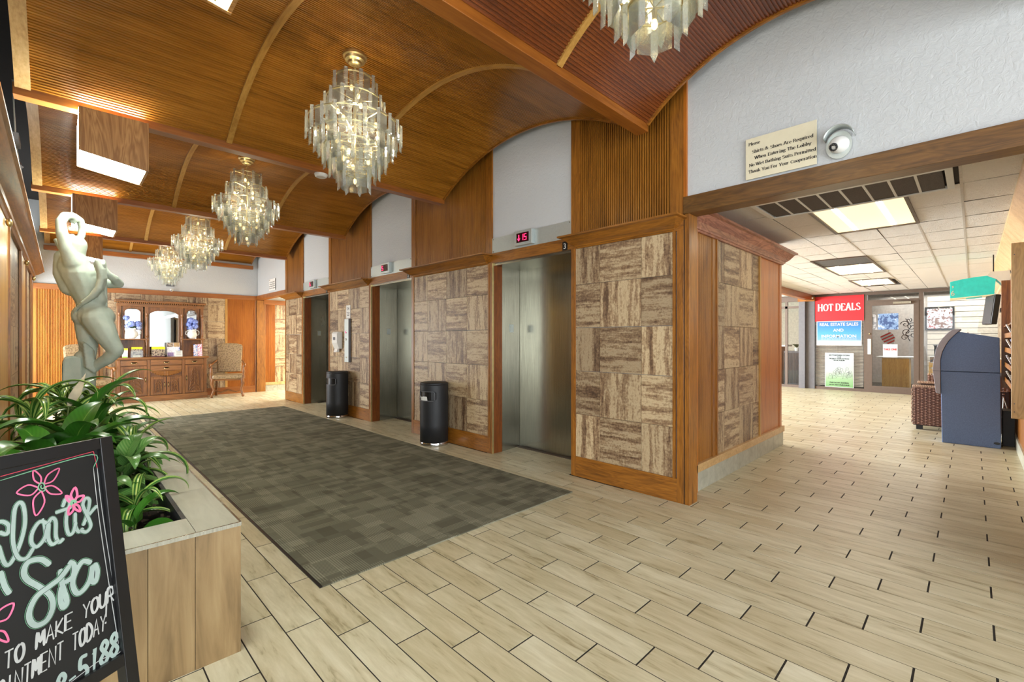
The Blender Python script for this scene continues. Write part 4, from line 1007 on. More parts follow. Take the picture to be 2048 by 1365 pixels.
# ---- statue (one continuous plaster body grown from rounded limbs)
def yplane(cx, cy, dy=0.0, Y=5.0):
    """statue joint given on its own upright plane: across and up in drawing units of 1/1373 m and 1/1004 m"""
    return ((cx-440)/1373*(Y+dy)/5.0+.165, dy, 1.27+(1045.9-cy)/1004*(Y+dy)/5.0)
def capsule(m, a, ra, b, rb, sx=(1, 1, 1), n=14):
    a, b = Vector(a), Vector(b); L = (b-a).length; k = max(2, int(L/.02))
    for q in range(k+1):
        f = q/k; p = a.lerp(b, f); r = (ra+(rb-ra)*f)*BULK; m.sphere(tuple(p), r, 12, 8, sx)
BULK = 1.10
ST = thing('statue', 'pale plaster statue of a figure with raised arm and cloth sash in the planter', 'statue', (0, 5.0, 0))
m = MB(); P = yplane
def limb(pts, sx=(1, 1, 1)):
    for (a, ra), (b, rb) in zip(pts[:-1], pts[1:]): capsule(m, a, ra, b, rb, sx)
# trunk from hips to shoulders: wide rounded masses
limb([(P(455, 850), .088), (P(470, 800), .083)], (1.0, 1.35, 1.0))
limb([(P(400, 850, .03), .076), (P(540, 860, -.03), .078)], (1, 1.2, 1.1))
limb([(P(455, 820), .080), (P(425, 720), .072), (P(385, 620), .088), (P(340, 520), .098), (P(315, 440), .088)], (1.0, 1.35, 1.0))
limb([(P(300, 470), .085), (P(425, 520, -.02), .068)], (1, 1.25, 1.1))
limb([(P(245, 400, .03), .060), (P(262, 520, .03), .076), (P(300, 620, .03), .072)])
limb([(P(470, 560, -.05), .045), (P(510, 720, -.05), .050)], (1, 1.2, 1))
# neck and head
limb([(P(330, 420), .052), (P(335, 370), .045)])
limb([(P(334, 335, -.01), .058), (P(338, 290, -.01), .062)], (.95, 1.15, 1.1))
limb([(P(392, 325, -.02), .013), (P(384, 365, -.02), .020)]); limb([(P(370, 395), .018), (P(350, 400), .026)])
# shoulders and raised near arm bending over the head
BULK = 1.0
limb([(P(300, 440, -.09), .058), (P(250, 330, -.12), .043), (P(217, 210, -.12), .038), (P(208, 120, -.10), .033)])
limb([(P(208, 120, -.10), .033), (P(240, 72, -.06), .032), (P(300, 62, -.02), .030), (P(325, 90, .0), .024)])
# the other raised loop: hand gathering the hair
limb([(P(320, 62, .02), .026), (P(366, 92, .04), .028), (P(386, 155, .05), .027), (P(374, 215, .05), .027), (P(350, 265, .03), .026)])
# fingers of the near hand curled round
for q in range(4): limb([(P(290+12*q, 88, -.02), .011), (P(284+12*q, 112+3*q, -.01), .009)])
# other arm: shoulder, elbow out to the right, forearm back to the chest
limb([(P(440, 480, -.04), .050), (P(520, 560, -.03), .044), (P(610, 582, -.03), .038), (P(682, 575, -.06), .036)])
limb([(P(682, 575, -.06), .036), (P(640, 535, -.11), .032), (P(580, 500, -.14), .028), (P(545, 460, -.15), .026)])
limb([(P(540, 460, -.15), .028), (P(530, 420, -.15), .030)], (1.1, 1, 1.1))
for q in range(4): limb([(P(500+18*q, 395, -.17), .011), (P(496+18*q, 425, -.185), .012), (P(506+16*q, 455, -.18), .010)])
limb([(P(560, 430, -.12), .012), (P(520, 412, -.17), .012)])
BULK = 1.08
# bent leg: hip, knee, shin, foot
limb([(P(490, 870, -.05), .092), (P(545, 960, -.07), .080), (P(600, 1050, -.09), .062), (P(655, 1130, -.10), .050)], (1, 1.15, 1.1))
limb([(P(655, 1140, -.10), .048), (P(590, 1200, -.06), .043), (P(500, 1250, .0), .038), (P(420, 1330, .05), .028), (P(400, 1365, .06), .026)])
limb([(P(400, 1370, .06), .028), (P(360, 1410, .04), .026), (P(330, 1440, .02), .018)])
# standing leg
limb([(P(425, 880, .05), .080), (P(430, 1000, .06), .070), (P(435, 1110, .05), .054), (P(430, 1180, .05), .048), (P(415, 1300, .05), .046), (P(400, 1450, .05), .034), (P(396, 1560, .05), .030)])
limb([(P(396, 1580, .04), .032), (P(430, 1600, -.06), .026)])
o = m.ob('body', statue_m, ST)
rm = o.modifiers.new('r', 'REMESH'); rm.mode = 'VOXEL'; rm.voxel_size = .0075; rm.use_smooth_shade = True
sm = o.modifiers.new('s', 'SMOOTH'); sm.iterations = 7; sm.factor = .6
BULK = 1.0
# hair
m = MB()
for q in range(26):
    a = q*.9; r_ = .045+.012*math.sin(q*1.7); z = 1.27+(1045.9-(250+q*4.2))/1004
    c = P(300, 250+q*4)
    m.sphere((c[0]-.01+r_*.55*math.cos(a), r_*1.2*math.sin(a), c[2]+.005*math.sin(q)), .022, 8, 6)
capsule(m, P(180, 270), .018, P(300, 262), .026); capsule(m, P(180, 270), .018, P(215, 330), .020); capsule(m, P(235, 240), .014, P(300, 225), .022)
o = m.ob('hair', statue_m, ST); rm = o.modifiers.new('r', 'REMESH'); rm.mode = 'VOXEL'; rm.voxel_size = .008; rm.use_smooth_shade = True
sm = o.modifiers.new('s', 'SMOOTH'); sm.iterations = 3
# cloth: sash, falling end, wrap round the lower leg
m = MB()
def fold(pts, off):
    for (a, ra), (b, rb) in zip(pts[:-1], pts[1:]): capsule(m, Vector(a)+Vector(off), ra, Vector(b)+Vector(off), rb)
sash = [(P(492, 405, -.19), .020), (P(520, 470, -.19), .024), (P(528, 540, -.18), .026), (P(508, 620, -.17), .026), (P(455, 690, -.15), .024), (P(385, 745, -.12), .019), (P(335, 790, -.07), .014), (P(322, 835, -.02), .010)]
fold(sash, (0, 0, 0)); fold([(p, r*.7) for p, r in sash], (.022, .02, .006)); fold([(p, r*.6) for p, r in sash], (-.014, .02, -.018))
fold([(P(560, 520, -.10), .016), (P(565, 620, -.08), .016), (P(572, 720, -.06), .014), (P(580, 830, -.05), .008)], (0, 0, 0))
for q in range(7):
    yy = 1075+30*q
    fold([(P(362+2*q, yy-25, .05), .014), (P(400+4*q, yy+8, -.03), .017), (P(450+4*q, yy+45, -.02), .016), (P(490, yy+80, .05), .010)], (0, 0, 0))
fold([(P(380, 1180, .05), .05), (P(420, 1320, .05), .06), (P(400, 1480, .05), .07), (P(400, 1590, .05), .09)], (0, 0, 0))
o = m.ob('draped_cloth', statue_m, ST); rm = o.modifiers.new('r', 'REMESH'); rm.mode = 'VOXEL'; rm.voxel_size = .008; rm.use_smooth_shade = True
sm = o.modifiers.new('s', 'SMOOTH'); sm.iterations = 3
# stump and plinth
sa = P(228, 1180, .05); sb_ = P(372, 1600, .05)
m = MB(); prof = []
xs = [sa[0]-.01, sa[0]+.0, (sa[0]+sb_[0])/2, sb_[0], sb_[0]+.01]
m.prism([(sa[0]-.012, .55), (sa[0], sa[2]-.04), (sa[0]+.012, sa[2]), (sa[0]+.06, sa[2]+.008), (sb_[0]-.0, sa[2]-.002), (sb_[0]+.03, .55)], 'y', -.02, .16)
o = m.ob('stump', statue_m, ST, bevel=.012)
MB().lathe([(.21, .40), (.21, .55), (.20, .57), (.17, .58), (.0001, .58)], 28, (.10, .04, 0)).ob('plinth', statue_m, ST, smooth=35)

# ---- chalkboard A-frame sign
CB = thing('chalkboard_sign', 'black framed chalkboard A-frame sign with hand lettered spa advert, before the planter', 'sign', (.1057, 1.8932, 0), math.atan2(.52, .854))
PH = math.atan(.15)
def brd(u, v, d=0.0):      # board plane: u across, v up (0 at the top edge), d out toward the reader
    return (u, v*math.sin(PH)-d*math.cos(PH), .9703+v*math.cos(PH)+d*math.sin(PH))
def bslab(u0, u1, v0, v1, d0, d1):
    m = MB(); q = [brd(u, v, d) for d in (d0, d1) for (u, v) in ((u0, v0), (u1, v0), (u1, v1), (u0, v1))]
    m.v = q; m.f = [(0, 3, 2, 1), (4, 5, 6, 7), (0, 1, 5, 4), (1, 2, 6, 5), (2, 3, 7, 6), (3, 0, 4, 7)]; return m
HL = -.9703/math.cos(PH)
bslab(-.62, -.02, -.66, -.02, -.012, 0).ob('slate_panel', plain('chalkboard', (13, 14, 15), .5, nscale=5, namt=.35), CB)
bslab(-.035, .0, HL, 0, -.02, .016).ob('frame_stile', black, CB, bevel=.002)
bslab(-.64, -.605, HL, 0, -.02, .016).ob('frame_stile', black, CB, bevel=.002)
bslab(-.605, -.035, -.034, 0, -.02, .016).ob('frame_rail', black, CB, bevel=.002)
bslab(-.605, -.035, -.68, -.645, -.02, .016).ob('frame_rail', black, CB, bevel=.002)
# rear leaf, splayed the other way
for u in (-.62, -.02):
    MB().prism([(.0, .9650), (.03, .9650), (.30, 0), (.27, 0)], 'x', u, u+.03).ob('rear_leg', black, CB)
MB().box(-.59, -.02, .19, .21, .28, .32).ob('rear_rail', black, CB)
chalk = plain('mint_chalk', (160, 178, 172), .8, namt=.12); wchalk = plain('white_chalk', (180, 182, 180), .8, namt=.12); pink = plain('pink_chalk', (226, 110, 150), .8, namt=.2)
red_c = plain('red_chalk', (206, 70, 88), .8, namt=.15); green_c = plain('green_chalk', (120, 176, 140), .8, namt=.15)
def smoothline(p, k=5):
    if len(p) < 3: return p
    out = []
    for i in range(len(p)-1):
        p0, p1, p2, p3 = p[max(i-1, 0)], p[i], p[i+1], p[min(i+2, len(p)-1)]
        for q in range(k):
            t_ = q/k; out.append(tuple(.5*((2*p1[c])+(-p0[c]+p2[c])*t_+(2*p0[c]-5*p1[c]+4*p2[c]-p3[c])*t_*t_+(-p0[c]+3*p1[c]-3*p2[c]+p3[c])*t_**3) for c in (0, 1)))
    out.append(p[-1]); return out
def ribbon(m, line, wd, d):
    m.lay = getattr(m, 'lay', 0)+1; d = d+.00004*m.lay
    n = len(line); i = len(m.v)
    for k, p in enumerate(line):
        a, b = line[max(k-1, 0)], line[min(k+1, n-1)]; dx, dy = b[0]-a[0], b[1]-a[1]; l = math.hypot(dx, dy) or 1
        ww = wd*(.55 if k in (0, n-1) else 1); nx_, ny_ = -dy/l*ww/2, dx/l*ww/2
        dk = d+k*.00002; m.v += [brd(p[0]+nx_, p[1]+ny_, dk), brd(p[0]-nx_, p[1]-ny_, dk)]
    for k in range(n-1): m.f.append((i+2*k, i+2*k+1, i+2*k+3, i+2*k+2))
def stroke(name, lines, wd, mat, d=.0012, sm=True):
    m = MB()
    for l in lines: ribbon(m, smoothline(l) if sm else l, wd, d)
    return m.ob(name, mat, CB)
CHALK = [('script_letters',[[(-0.278,-0.164),(-0.263,-0.164),(-0.252,-0.179),(-0.257,-0.198),(-0.272,-0.187)],[(-0.275,-0.217),(-0.267,-0.267),(-0.255,-0.272),(-0.234,-0.234),(-0.22,-0.186),(-0.219,-0.143),(-0.226,-0.128),(-0.237,-0.142),(-0.244,-0.187),(-0.247,-0.229),(-0.24,-0.266),(-0.224,-0.274),(-0.208,-0.254)],[(-0.173,-0.204),(-0.189,-0.193),(-0.206,-0.213),(-0.211,-0.239),(-0.201,-0.255),(-0.183,-0.24),(-0.171,-0.205),(-0.175,-0.243),(-0.168,-0.263),(-0.153,-0.258)],[(-0.182,-0.187),(-0.18,-0.252)],[(-0.181,-0.224),(-0.164,-0.194),(-0.155,-0.206),(-0.158,-0.245),(-0.152,-0.264),(-0.141,-0.257)],[(-0.136,-0.173),(-0.126,-0.152),(-0.118,-0.167),(-0.127,-0.19),(-0.132,-0.221),(-0.129,-0.251),(-0.118,-0.25),(-0.109,-0.224)],[(-0.154,-0.182),(-0.137,-0.181),(-0.115,-0.18)],[(-0.108,-0.198),(-0.111,-0.235),(-0.104,-0.255),(-0.093,-0.248)],[(-0.093,-0.242),(-0.081,-0.217),(-0.07,-0.178),(-0.079,-0.167),(-0.088,-0.184),(-0.08,-0.217),(-0.074,-0.249),(-0.087,-0.262),(-0.1,-0.252)],[(-0.077,-0.218),(-0.062,-0.205),(-0.052,-0.198)]],0.0105,'c',0.0012),('script_letters',[[(-0.177,-0.315),(-0.195,-0.291),(-0.221,-0.286),(-0.232,-0.305),(-0.227,-0.329),(-0.204,-0.36),(-0.184,-0.392),(-0.181,-0.424),(-0.196,-0.451),(-0.218,-0.452),(-0.23,-0.433),(-0.229,-0.407),(-0.212,-0.38),(-0.182,-0.368),(-0.158,-0.358),(-0.134,-0.335)],[(-0.156,-0.336),(-0.155,-0.382),(-0.149,-0.428),(-0.159,-0.439),(-0.163,-0.412),(-0.157,-0.381)],[(-0.136,-0.326),(-0.124,-0.34),(-0.13,-0.369),(-0.15,-0.376)],[(-0.082,-0.354),(-0.102,-0.34),(-0.121,-0.359),(-0.132,-0.388),(-0.125,-0.418),(-0.109,-0.418),(-0.091,-0.398),(-0.08,-0.361),(-0.087,-0.4),(-0.078,-0.41),(-0.07,-0.384),(-0.075,-0.358)]],0.0155,'c',0.0012),('script_letters',[[(-0.276,-0.283),(-0.271,-0.322),(-0.263,-0.347)]],0.014,'c',0.0012),('chalk_flower',[[(-0.172,-0.097),(-0.15,-0.093),(-0.134,-0.064),(-0.161,-0.074),(-0.172,-0.097)],[(-0.172,-0.105),(-0.16,-0.127),(-0.134,-0.134),(-0.152,-0.108),(-0.172,-0.105)],[(-0.179,-0.113),(-0.198,-0.132),(-0.196,-0.174),(-0.175,-0.146),(-0.179,-0.113)],[(-0.184,-0.103),(-0.206,-0.089),(-0.23,-0.102),(-0.203,-0.117),(-0.184,-0.103)],[(-0.179,-0.095),(-0.177,-0.075),(-0.191,-0.054),(-0.192,-0.079),(-0.179,-0.095)]],0.0038,'p',0.0014),('flower_centre',[[(-0.167,-0.105),(-0.171,-0.113),(-0.176,-0.115),(-0.182,-0.111),(-0.185,-0.103),(-0.183,-0.096),(-0.18,-0.092),(-0.175,-0.093),(-0.172,-0.098),(-0.172,-0.104),(-0.174,-0.107),(-0.177,-0.108),(-0.179,-0.106),(-0.18,-0.102),(-0.179,-0.099),(-0.178,-0.098)]],0.003,'g',0.0016),('chalk_flower',[[(-0.109,-0.165),(-0.099,-0.152),(-0.102,-0.128),(-0.114,-0.146),(-0.109,-0.165)],[(-0.107,-0.169),(-0.094,-0.171),(-0.083,-0.158),(-0.1,-0.157),(-0.107,-0.169)],[(-0.109,-0.173),(-0.108,-0.187),(-0.096,-0.199),(-0.099,-0.182),(-0.109,-0.173)],[(-0.112,-0.173),(-0.122,-0.18),(-0.124,-0.198),(-0.112,-0.189),(-0.112,-0.173)],[(-0.112,-0.167),(-0.115,-0.154),(-0.126,-0.144),(-0.122,-0.16),(-0.112,-0.167)]],0.006,'p',0.0018),('flower_centre',[[(-0.106,-0.172),(-0.108,-0.176),(-0.111,-0.176),(-0.114,-0.173),(-0.115,-0.168),(-0.113,-0.164),(-0.109,-0.164),(-0.106,-0.167),(-0.106,-0.172)]],0.007,'g',0.002),('chalk_flower',[[(-0.292,-0.4),(-0.271,-0.402),(-0.258,-0.373),(-0.285,-0.375),(-0.292,-0.4)],[(-0.295,-0.419),(-0.292,-0.44),(-0.275,-0.458),(-0.28,-0.431),(-0.295,-0.419)]],0.0045,'p',0.0014),('chalk_border',[[(-0.258,-0.051),(-0.046,-0.037)],[(-0.046,-0.037),(-0.041,-0.088)]],0.0035,'r',0.0014),('chalk_border',[[(-0.259,-0.061),(-0.052,-0.045),(-0.051,-0.085)]],0.0025,'g',0.0014),('chalk_border',[[(-0.041,-0.088),(-0.041,-0.207),(-0.034,-0.42),(-0.028,-0.627),(-0.088,-0.629),(-0.16,-0.64)],[(-0.051,-0.085),(-0.051,-0.228),(-0.045,-0.415),(-0.037,-0.615)]],0.0022,'w',0.0014)]
for nm, ls, wd, mt, d in CHALK:
    if nm == 'script_letters': stroke('letter_outline', ls, wd*1.12, green_c, .0004); stroke('letter_shadow', ls, wd*1.0, black, .0008)
for k, (nm, ls, wd, mt, d) in enumerate(CHALK): stroke(nm, ls, wd*(.82 if nm == 'script_letters' else 1), {'c': chalk, 'w': wchalk, 'p': pink, 'r': red_c, 'g': green_c}[mt], d)
def hand(body, u, v, h, adv, mat, wd=.0065, slope=0.0):
    m = MB()
    for i, ch in enumerate(body):
        g = CAPS.get(ch)
        if not g: continue
        du = u+i*adv
        for l in g: ribbon(m, (smoothline if len(l) > 4 else list)([(du+x*adv*.78+y*h*.12, v+y*h+(i*adv)*slope) for x, y in l]), wd, .0012)
    m.ob('lettering', mat, CB)
CAPS = {'T': [[(0, 1), (1, 1)], [(.5, 1), (.5, 0)]], 'O': [[(.5, 1), (.1, .8), (0, .45), (.2, .08), (.5, 0), (.85, .15), (1, .5), (.85, .88), (.5, 1)]], 'M': [[(0, 0), (.1, 1), (.5, .35), (.9, 1), (1, 0)]], 'A': [[(0, 0), (.5, 1), (1, 0)], [(.18, .38), (.85, .38)]],
        'K': [[(0, 1), (0, 0)], [(.9, 1), (0, .42), (1, 0)]], 'E': [[(1, 1), (0, 1), (0, 0), (1, 0)], [(0, .5), (.8, .5)]], 'Y': [[(0, 1), (.5, .5), (1, 1)], [(.5, .5), (.45, 0)]], 'U': [[(0, 1), (.03, .25), (.4, 0), (.85, .2), (1, 1)]],
        'R': [[(0, 0), (0, 1), (.7, 1), (.95, .75), (.7, .5), (0, .48)], [(.4, .5), (1, 0)]], 'N': [[(0, 0), (0, 1), (1, 0), (1, 1)]], 'D': [[(0, 0), (0, 1), (.6, .92), (1, .5), (.6, .06), (0, 0)]], '!': [[(.5, 1.2), (.42, .4)], [(.4, .12), (.4, .0)]],
        'P': [[(0, 0), (0, 1), (.7, 1), (.95, .75), (.7, .5), (0, .48)]], 'I': [[(.5, 0), (.5, 1)]], '-': [[(.1, .45), (.85, .5)]], '5': [[(.9, 1), (.15, 1), (.1, .58), (.6, .6), (.95, .32), (.6, .02), (.05, .06)]], '1': [[(.5, 0), (.55, 1), (.3, .8)]],
        '8': [[(.5, .52), (.12, .78), (.5, 1), (.88, .78), (.5, .52), (.05, .25), (.5, 0), (.95, .25), (.5, .52)]], 'C': [[(.95, .85), (.5, 1), (.05, .6), (.15, .15), (.6, 0), (.95, .15)]], 'L': [[(0, 1), (0, 0), (.9, 0)]], '4': [[(.7, 0), (.75, 1), (0, .35), (1, .38)]], '3': [[(.1, .9), (.6, 1), (.9, .75), (.5, .53), (.95, .28), (.5, 0), (.05, .1)]]}
hand('TO MAKE YOUR', -.288, -.520, .040, .0213, wchalk, slope=.14)
hand('APPOINTMENT TODAY', -.360, -.590, .044, .0175, wchalk, slope=.12)
stroke('lettering', [[(-.055, -.478), (-.061, -.522)], [(-.063, -.535), (-.064, -.540)]], .008, wchalk)
hand('8-5188', -.195, -.668, .062, .0265, chalk, .010, slope=.20)
# ================================================================ sideboard at the back wall
sb = thing('sideboard', 'carved dark wooden sideboard with three arched mirrors against the stone back wall', 'sideboard', (1.54, 11.90, 0))
def sbx(x0, x1, y0, y1, z0, z1): return box(x0, x1, y0, y1, z0, z1)
SBW = .75
sbx(-SBW, SBW, .03, .40, .10, .88).ob('carcass', walnut, sb)
sbx(-SBW-.02, SBW+.02, 0, .42, 0, .12).ob('plinth', walnut_x, sb, bevel=.006)
sbx(-SBW-.04, SBW+.04, -.03, .43, .88, .915).ob('top_board', walnut_x, sb, bevel=.008)
sbx(-SBW-.02, SBW+.02, -.015, .41, .865, .88).ob('top_moulding', walnut_x, sb, bevel=.004)
for x in (-.725, -.265, .335-.0, .725):
    xx = {-.265: -.255, .335: .33}.get(x, x)
    sbx(xx-.025, xx+.025, .0, .04, .12, .865).ob('fluted_stile', walnut, sb, bevel=.004)
def knob_pull(parent, x, z, vertical=False, s=1.0):
    if vertical:
        t_ = MB().box(x-.010, x+.010, -.006, 0, z-.05, z+.05).ob('handle_plate', brass, parent); MB().tube([(x, -.006, z+.03), (x, -.022, z+.015), (x, -.022, z-.025), (x, -.006, z-.035)], .004, 6).ob('drop_handle', brass, t_, smooth=60)
    else:
        t_ = MB().box(x-.05*s, x+.05*s, -.004, 0, z-.004, z+.018).ob('handle_plate', brass, parent); MB().tube([(x-.04*s, -.004, z+.008), (x-.035*s, -.02, z-.008), (x, -.024, z-.016), (x+.035*s, -.02, z-.008), (x+.04*s, -.004, z+.008)], .004, 6).ob('bail_handle', brass, t_, smooth=60)
def carving(parent, x0, x1, z0, z1, y=-.004):
    m = MB(); cx, cz = (x0+x1)/2, (z0+z1)/2; w_, h = (x1-x0)/2, (z1-z0)/2
    for s in (-1, 1):
        for k in range(int(h*2/.075)):
            zz = z0+.04+.075*k
            pts = [(cx+s*w_*(.12+.7*math.sin(q/9*math.pi)*(1-.1*k % 2)), y-.003, zz+.055*math.cos(q/9*math.pi*1.6)) for q in range(10)]
            m.tube(pts, [.004+.004*math.sin(q/9*math.pi) for q in range(10)], 5)
    m.tube([(cx, y, z0+.03), (cx, y-.004, cz), (cx, y, z1-.03)], [.003, .006, .003], 5)
    for k in range(5): m.sphere((cx, y-.002, z0+.05+k*(z1-z0-.1)/4), .010, 8, 5, (1.5, .7, 1))
    m.ob('carved_scrolls', walnut, parent, smooth=60, kind='stuff')
def door(x0, x1, z0, z1, hx):
    o = MB().box(x0, x1, .008, .03, z0, z1).ob('cabinet_door', walnut, sb, bevel=.003, loc=(0, 0, 0))
    for a, b, c, d in ((x0, x0+.05, z0, z1), (x1-.05, x1, z0, z1), (x0+.05, x1-.05, z0, z0+.05), (x0+.05, x1-.05, z1-.05, z1)): MB().box(a+.001, b-.001, -.006, .008, c+.001, d-.001).ob('door_frame_rail', walnut, o, bevel=.003)
    carving(o, x0+.055, x1-.055, z0+.055, z1-.055); knob_pull(o, hx, (z0+z1)/2+.02, True); return o
def drawer(x0, x1, z0, z1, hs=1.0):
    o = MB().box(x0, x1, -.004, .03, z0, z1).ob('drawer', walnut_x, sb, bevel=.005); knob_pull(o, (x0+x1)/2, (z0+z1)/2, s=hs); return o
drawer(-.695, -.285, .745, .855); drawer(.36, .695, .745, .855); drawer(-.225, .30, .745, .855); drawer(-.225, .30, .63, .735)
door(-.695, -.285, .135, .735, -.31); door(.36, .695, .135, .735, .385)
# bow shaped carved drawer below the middle drawers
m = MB(); N = 24
for k in range(N+1):
    f = k/N; x = -.225+.525*f; d = -.004-.03*math.sin(f*math.pi); zb = .60-.085*math.sin(f*math.pi)
    rr_ = .006*math.cos(f*N*math.pi)
    m.v += [(x, d*.3, .625), (x, d+rr_, zb+.02), (x, d*.5+rr_, zb), (x, .03, zb)]
for k in range(N):
    for j in range(3): a = 4*k+j; m.f.append((a, a+1, a+5, a+4))
m.ob('gadrooned_apron', walnut_x, sb, smooth=30)
door(-.225, .03, .135, .50, .005); door(.045, .30, .135, .50, .07)
sbx(-.225, .30, .012, .03, .50, .53).ob('rail', walnut_x, sb)
# hutch
HY = .22
sbx(-.72, -.64, HY, .40, .915, 2.0).box(.64, .72, HY, .40, .915, 2.0).ob('hutch_side', walnut, sb) if False else None
for x in (-.70, -.265, .335, .70):
    sbx(x-.03, x+.03, HY+.0, .40, 1.30, 2.0).ob('hutch_post', walnut, sb, bevel=.003)
    prof = [(.026, 1.30), (.026, 1.33), (.016, 1.345), (.024, 1.37), (.016, 1.40), (.019, 1.50), (.022, 1.58), (.016, 1.72), (.024, 1.75), (.016, 1.77), (.026, 1.79), (.026, 1.82)]
    MB().lathe(prof, 14, (x, HY-.03, 0)).ob('turned_column', walnut, sb, smooth=45)
    prof = [(.024, .915), (.024, .94), (.014, .955), (.022, 1.0), (.024, 1.06), (.014, 1.14), (.022, 1.17), (.016, 1.20), (.026, 1.235), (.026, 1.27)]
    MB().lathe(prof, 14, (x, HY-.03, 0)).ob('turned_column', walnut, sb, smooth=45)
for a, b in ((-.745, -.235), (.305, .745)):
    sbx(a, b, HY-.08, .40, 1.272, 1.30).ob('hutch_shelf', walnut_x, sb, bevel=.004)
    sbx(a+.04, b-.04, .36, .40, .915, 1.272).ob('back_panel', walnut, sb)
    sbx(a+.03, a+.09, HY+.02, .40, .915, 1.272).ob('shelf_bracket', walnut, sb)
def arched(x0, x1, z0, z1, spring, frame_w, nm):
    """frame board with an arched opening and a mirror behind"""
    cx, hw = (x0+x1)/2, (x1-x0)/2; out = [(x0, z0)]; N = 16; h = z1-spring
    arch = [(cx-hw*math.cos(math.pi*k/N), spring+h*math.sin(math.pi*k/N)) for k in range(N+1)]
    m = MB()
    X0_, X1_, Z1_ = x0-frame_w, x1+frame_w, 2.0
    top = [(X0_+(X1_-X0_)*k/N, Z1_) for k in range(N+1)]
    for (y, s) in ((HY+.02, 1),):
        i = len(m.v)
        for k in range(N+1): m.v += [(arch[k][0], y, arch[k][1]), (top[k][0], y, top[k][1]), (arch[k][0], y+.03, arch[k][1])]
        for k in range(N): m.f += [(i+3*k, i+3*k+1, i+3*k+4, i+3*k+3), (i+3*k, i+3*k+3, i+3*k+5, i+3*k+2)]
    m.box(X0_, x0, HY+.02, HY+.05, z0, spring+.001).box(x1, X1_, HY+.02, HY+.05, z0, spring+.001)
    m.quadv([(X0_, HY+.02, spring), (x0, HY+.02, spring), (X0_, HY+.02, Z1_)]).quadv([(X1_, HY+.02, spring), (X1_, HY+.02, Z1_), (x1, HY+.02, spring)])
    fr = m.ob('mirror_surround', walnut, sb)
    MB().tube([(x, HY+.018, z) for x, z in [(x0, z0)]+arch+[(x1, z0)]], .008, 6).ob('arch_moulding', walnut, sb, smooth=60)
    MB().box(x0-.01, x1+.01, HY+.05, HY+.055, z0-.01, z1+.02).ob('mirror_glass', mirror_m, sb)
arched(-.62, -.36, 1.30, 1.93, 1.84, .035, 'l'); arched(-.22, .29, .95, 1.90, 1.80, .045, 'c'); arched(.42, .62, 1.30, 1.93, 1.85, .04, 'r')
sbx(-.235, .305, HY+.02, HY+.05, .915, .955).ob('rail', walnut_x, sb)
sbx(-.74, .74, HY-.01, .41, 1.96, 2.02).ob('frieze', walnut_x, sb, bevel=.003)
m = MB()
for k in range(46): m.box(-.735+.0325*k, -.735+.0325*k+.018, HY-.035, HY-.008, 2.02, 2.045)
m.ob('dentil_row', walnut_x, sb, kind='stuff')
m = MB(); m.box(-.77, .77, HY-.06, .42, 2.045, 2.09).ob('cornice', walnut_x, sb, bevel=.008)

# things on the sideboard
def vase(x, z, label, seed):
    t = thing('vase', label, 'vase', (1.54+x, 11.90+.22-.0, z), 0, 'white vases on the sideboard shelves')
    MB().lathe([(.045, 0), (.05, .008), (.085, .05), (.092, .10), (.075, .15), (.05, .175), (.058, .20), (.06, .205), (.045, .20)], 20).ob('vase_body', whitep, t, smooth=50)
    MB().tube([(.085, 0, .07), (.125, 0, .09), (.13, 0, .15), (.10, 0, .185), (.055, 0, .18)], .009, 7).ob('vase_handle', whitep, t, smooth=60)
    MB().tube([(-.085, 0, .07), (-.12, 0, .10), (-.11, 0, .16), (-.055, 0, .18)], .009, 7).ob('vase_handle', whitep, t, smooth=60)
    return t
blue1 = plain('hydrangea_petal', (140, 158, 232), .7, nscale=60, namt=.4); blue2 = plain('hydrangea_petal_pale', (176, 186, 240), .7, nscale=60, namt=.3); lgreen = plain('silk_leaf', (70, 100, 66), .6)
def bouquet(x, z, label, heads, seed):
    rd = random.Random(seed)
    t = thing('hydrangea_bouquet', label, 'flowers', (1.54+x, 12.12, z+.20), 0, 'blue silk hydrangeas on the sideboard')
    for hx, hy, hz, r in heads:
        h = MB()
        for q in range(70):
            u, v_ = rd.uniform(-1, 1), rd.uniform(0, 6.28); s_ = math.sqrt(1-u*u); c = Vector((hx+r*s_*math.cos(v_), hy+r*s_*math.sin(v_), hz+r*u))
            nrm = Vector((s_*math.cos(v_), s_*math.sin(v_), u)); a = nrm.orthogonal().normalized(); b = nrm.cross(a); e = r*.22
            h.quadv([c+a*e+nrm*.004, c+b*e, c-a*e+nrm*.004, c-b*e])
        h.sphere((hx, hy, hz), r*.9, 10, 7)
        h.ob('flower_head', rd.choice((blue1, blue2)), t)
        MB().tube([(hx*.2, hy*.2, -.05), (hx*.8, hy*.8, hz-r*.7)], .004, 5).ob('flower_stem', lgreen, t)
    m = MB()
    for q in range(9):
        a = q*.7; m.quadv([(0, 0, 0), (.05*math.cos(a-.4), .05*math.sin(a-.4), .03), (.10*math.cos(a), .10*math.sin(a), .02+.04*(q % 3)), (.05*math.cos(a+.4), .05*math.sin(a+.4), .05)])
    m.ob('leaves', lgreen, t, kind='stuff')
vase(-.49, 1.301, 'white two handled vase on the left shelf of the sideboard', 1); bouquet(-.49, 1.301, 'blue hydrangeas in the left vase, one head rising to the left', [(-.10, -.02, .22, .055), (-.02, -.05, .10, .062), (.08, -.03, .10, .062), (.10, 0, .03, .05), (-.08, .0, .05, .05)], 3)
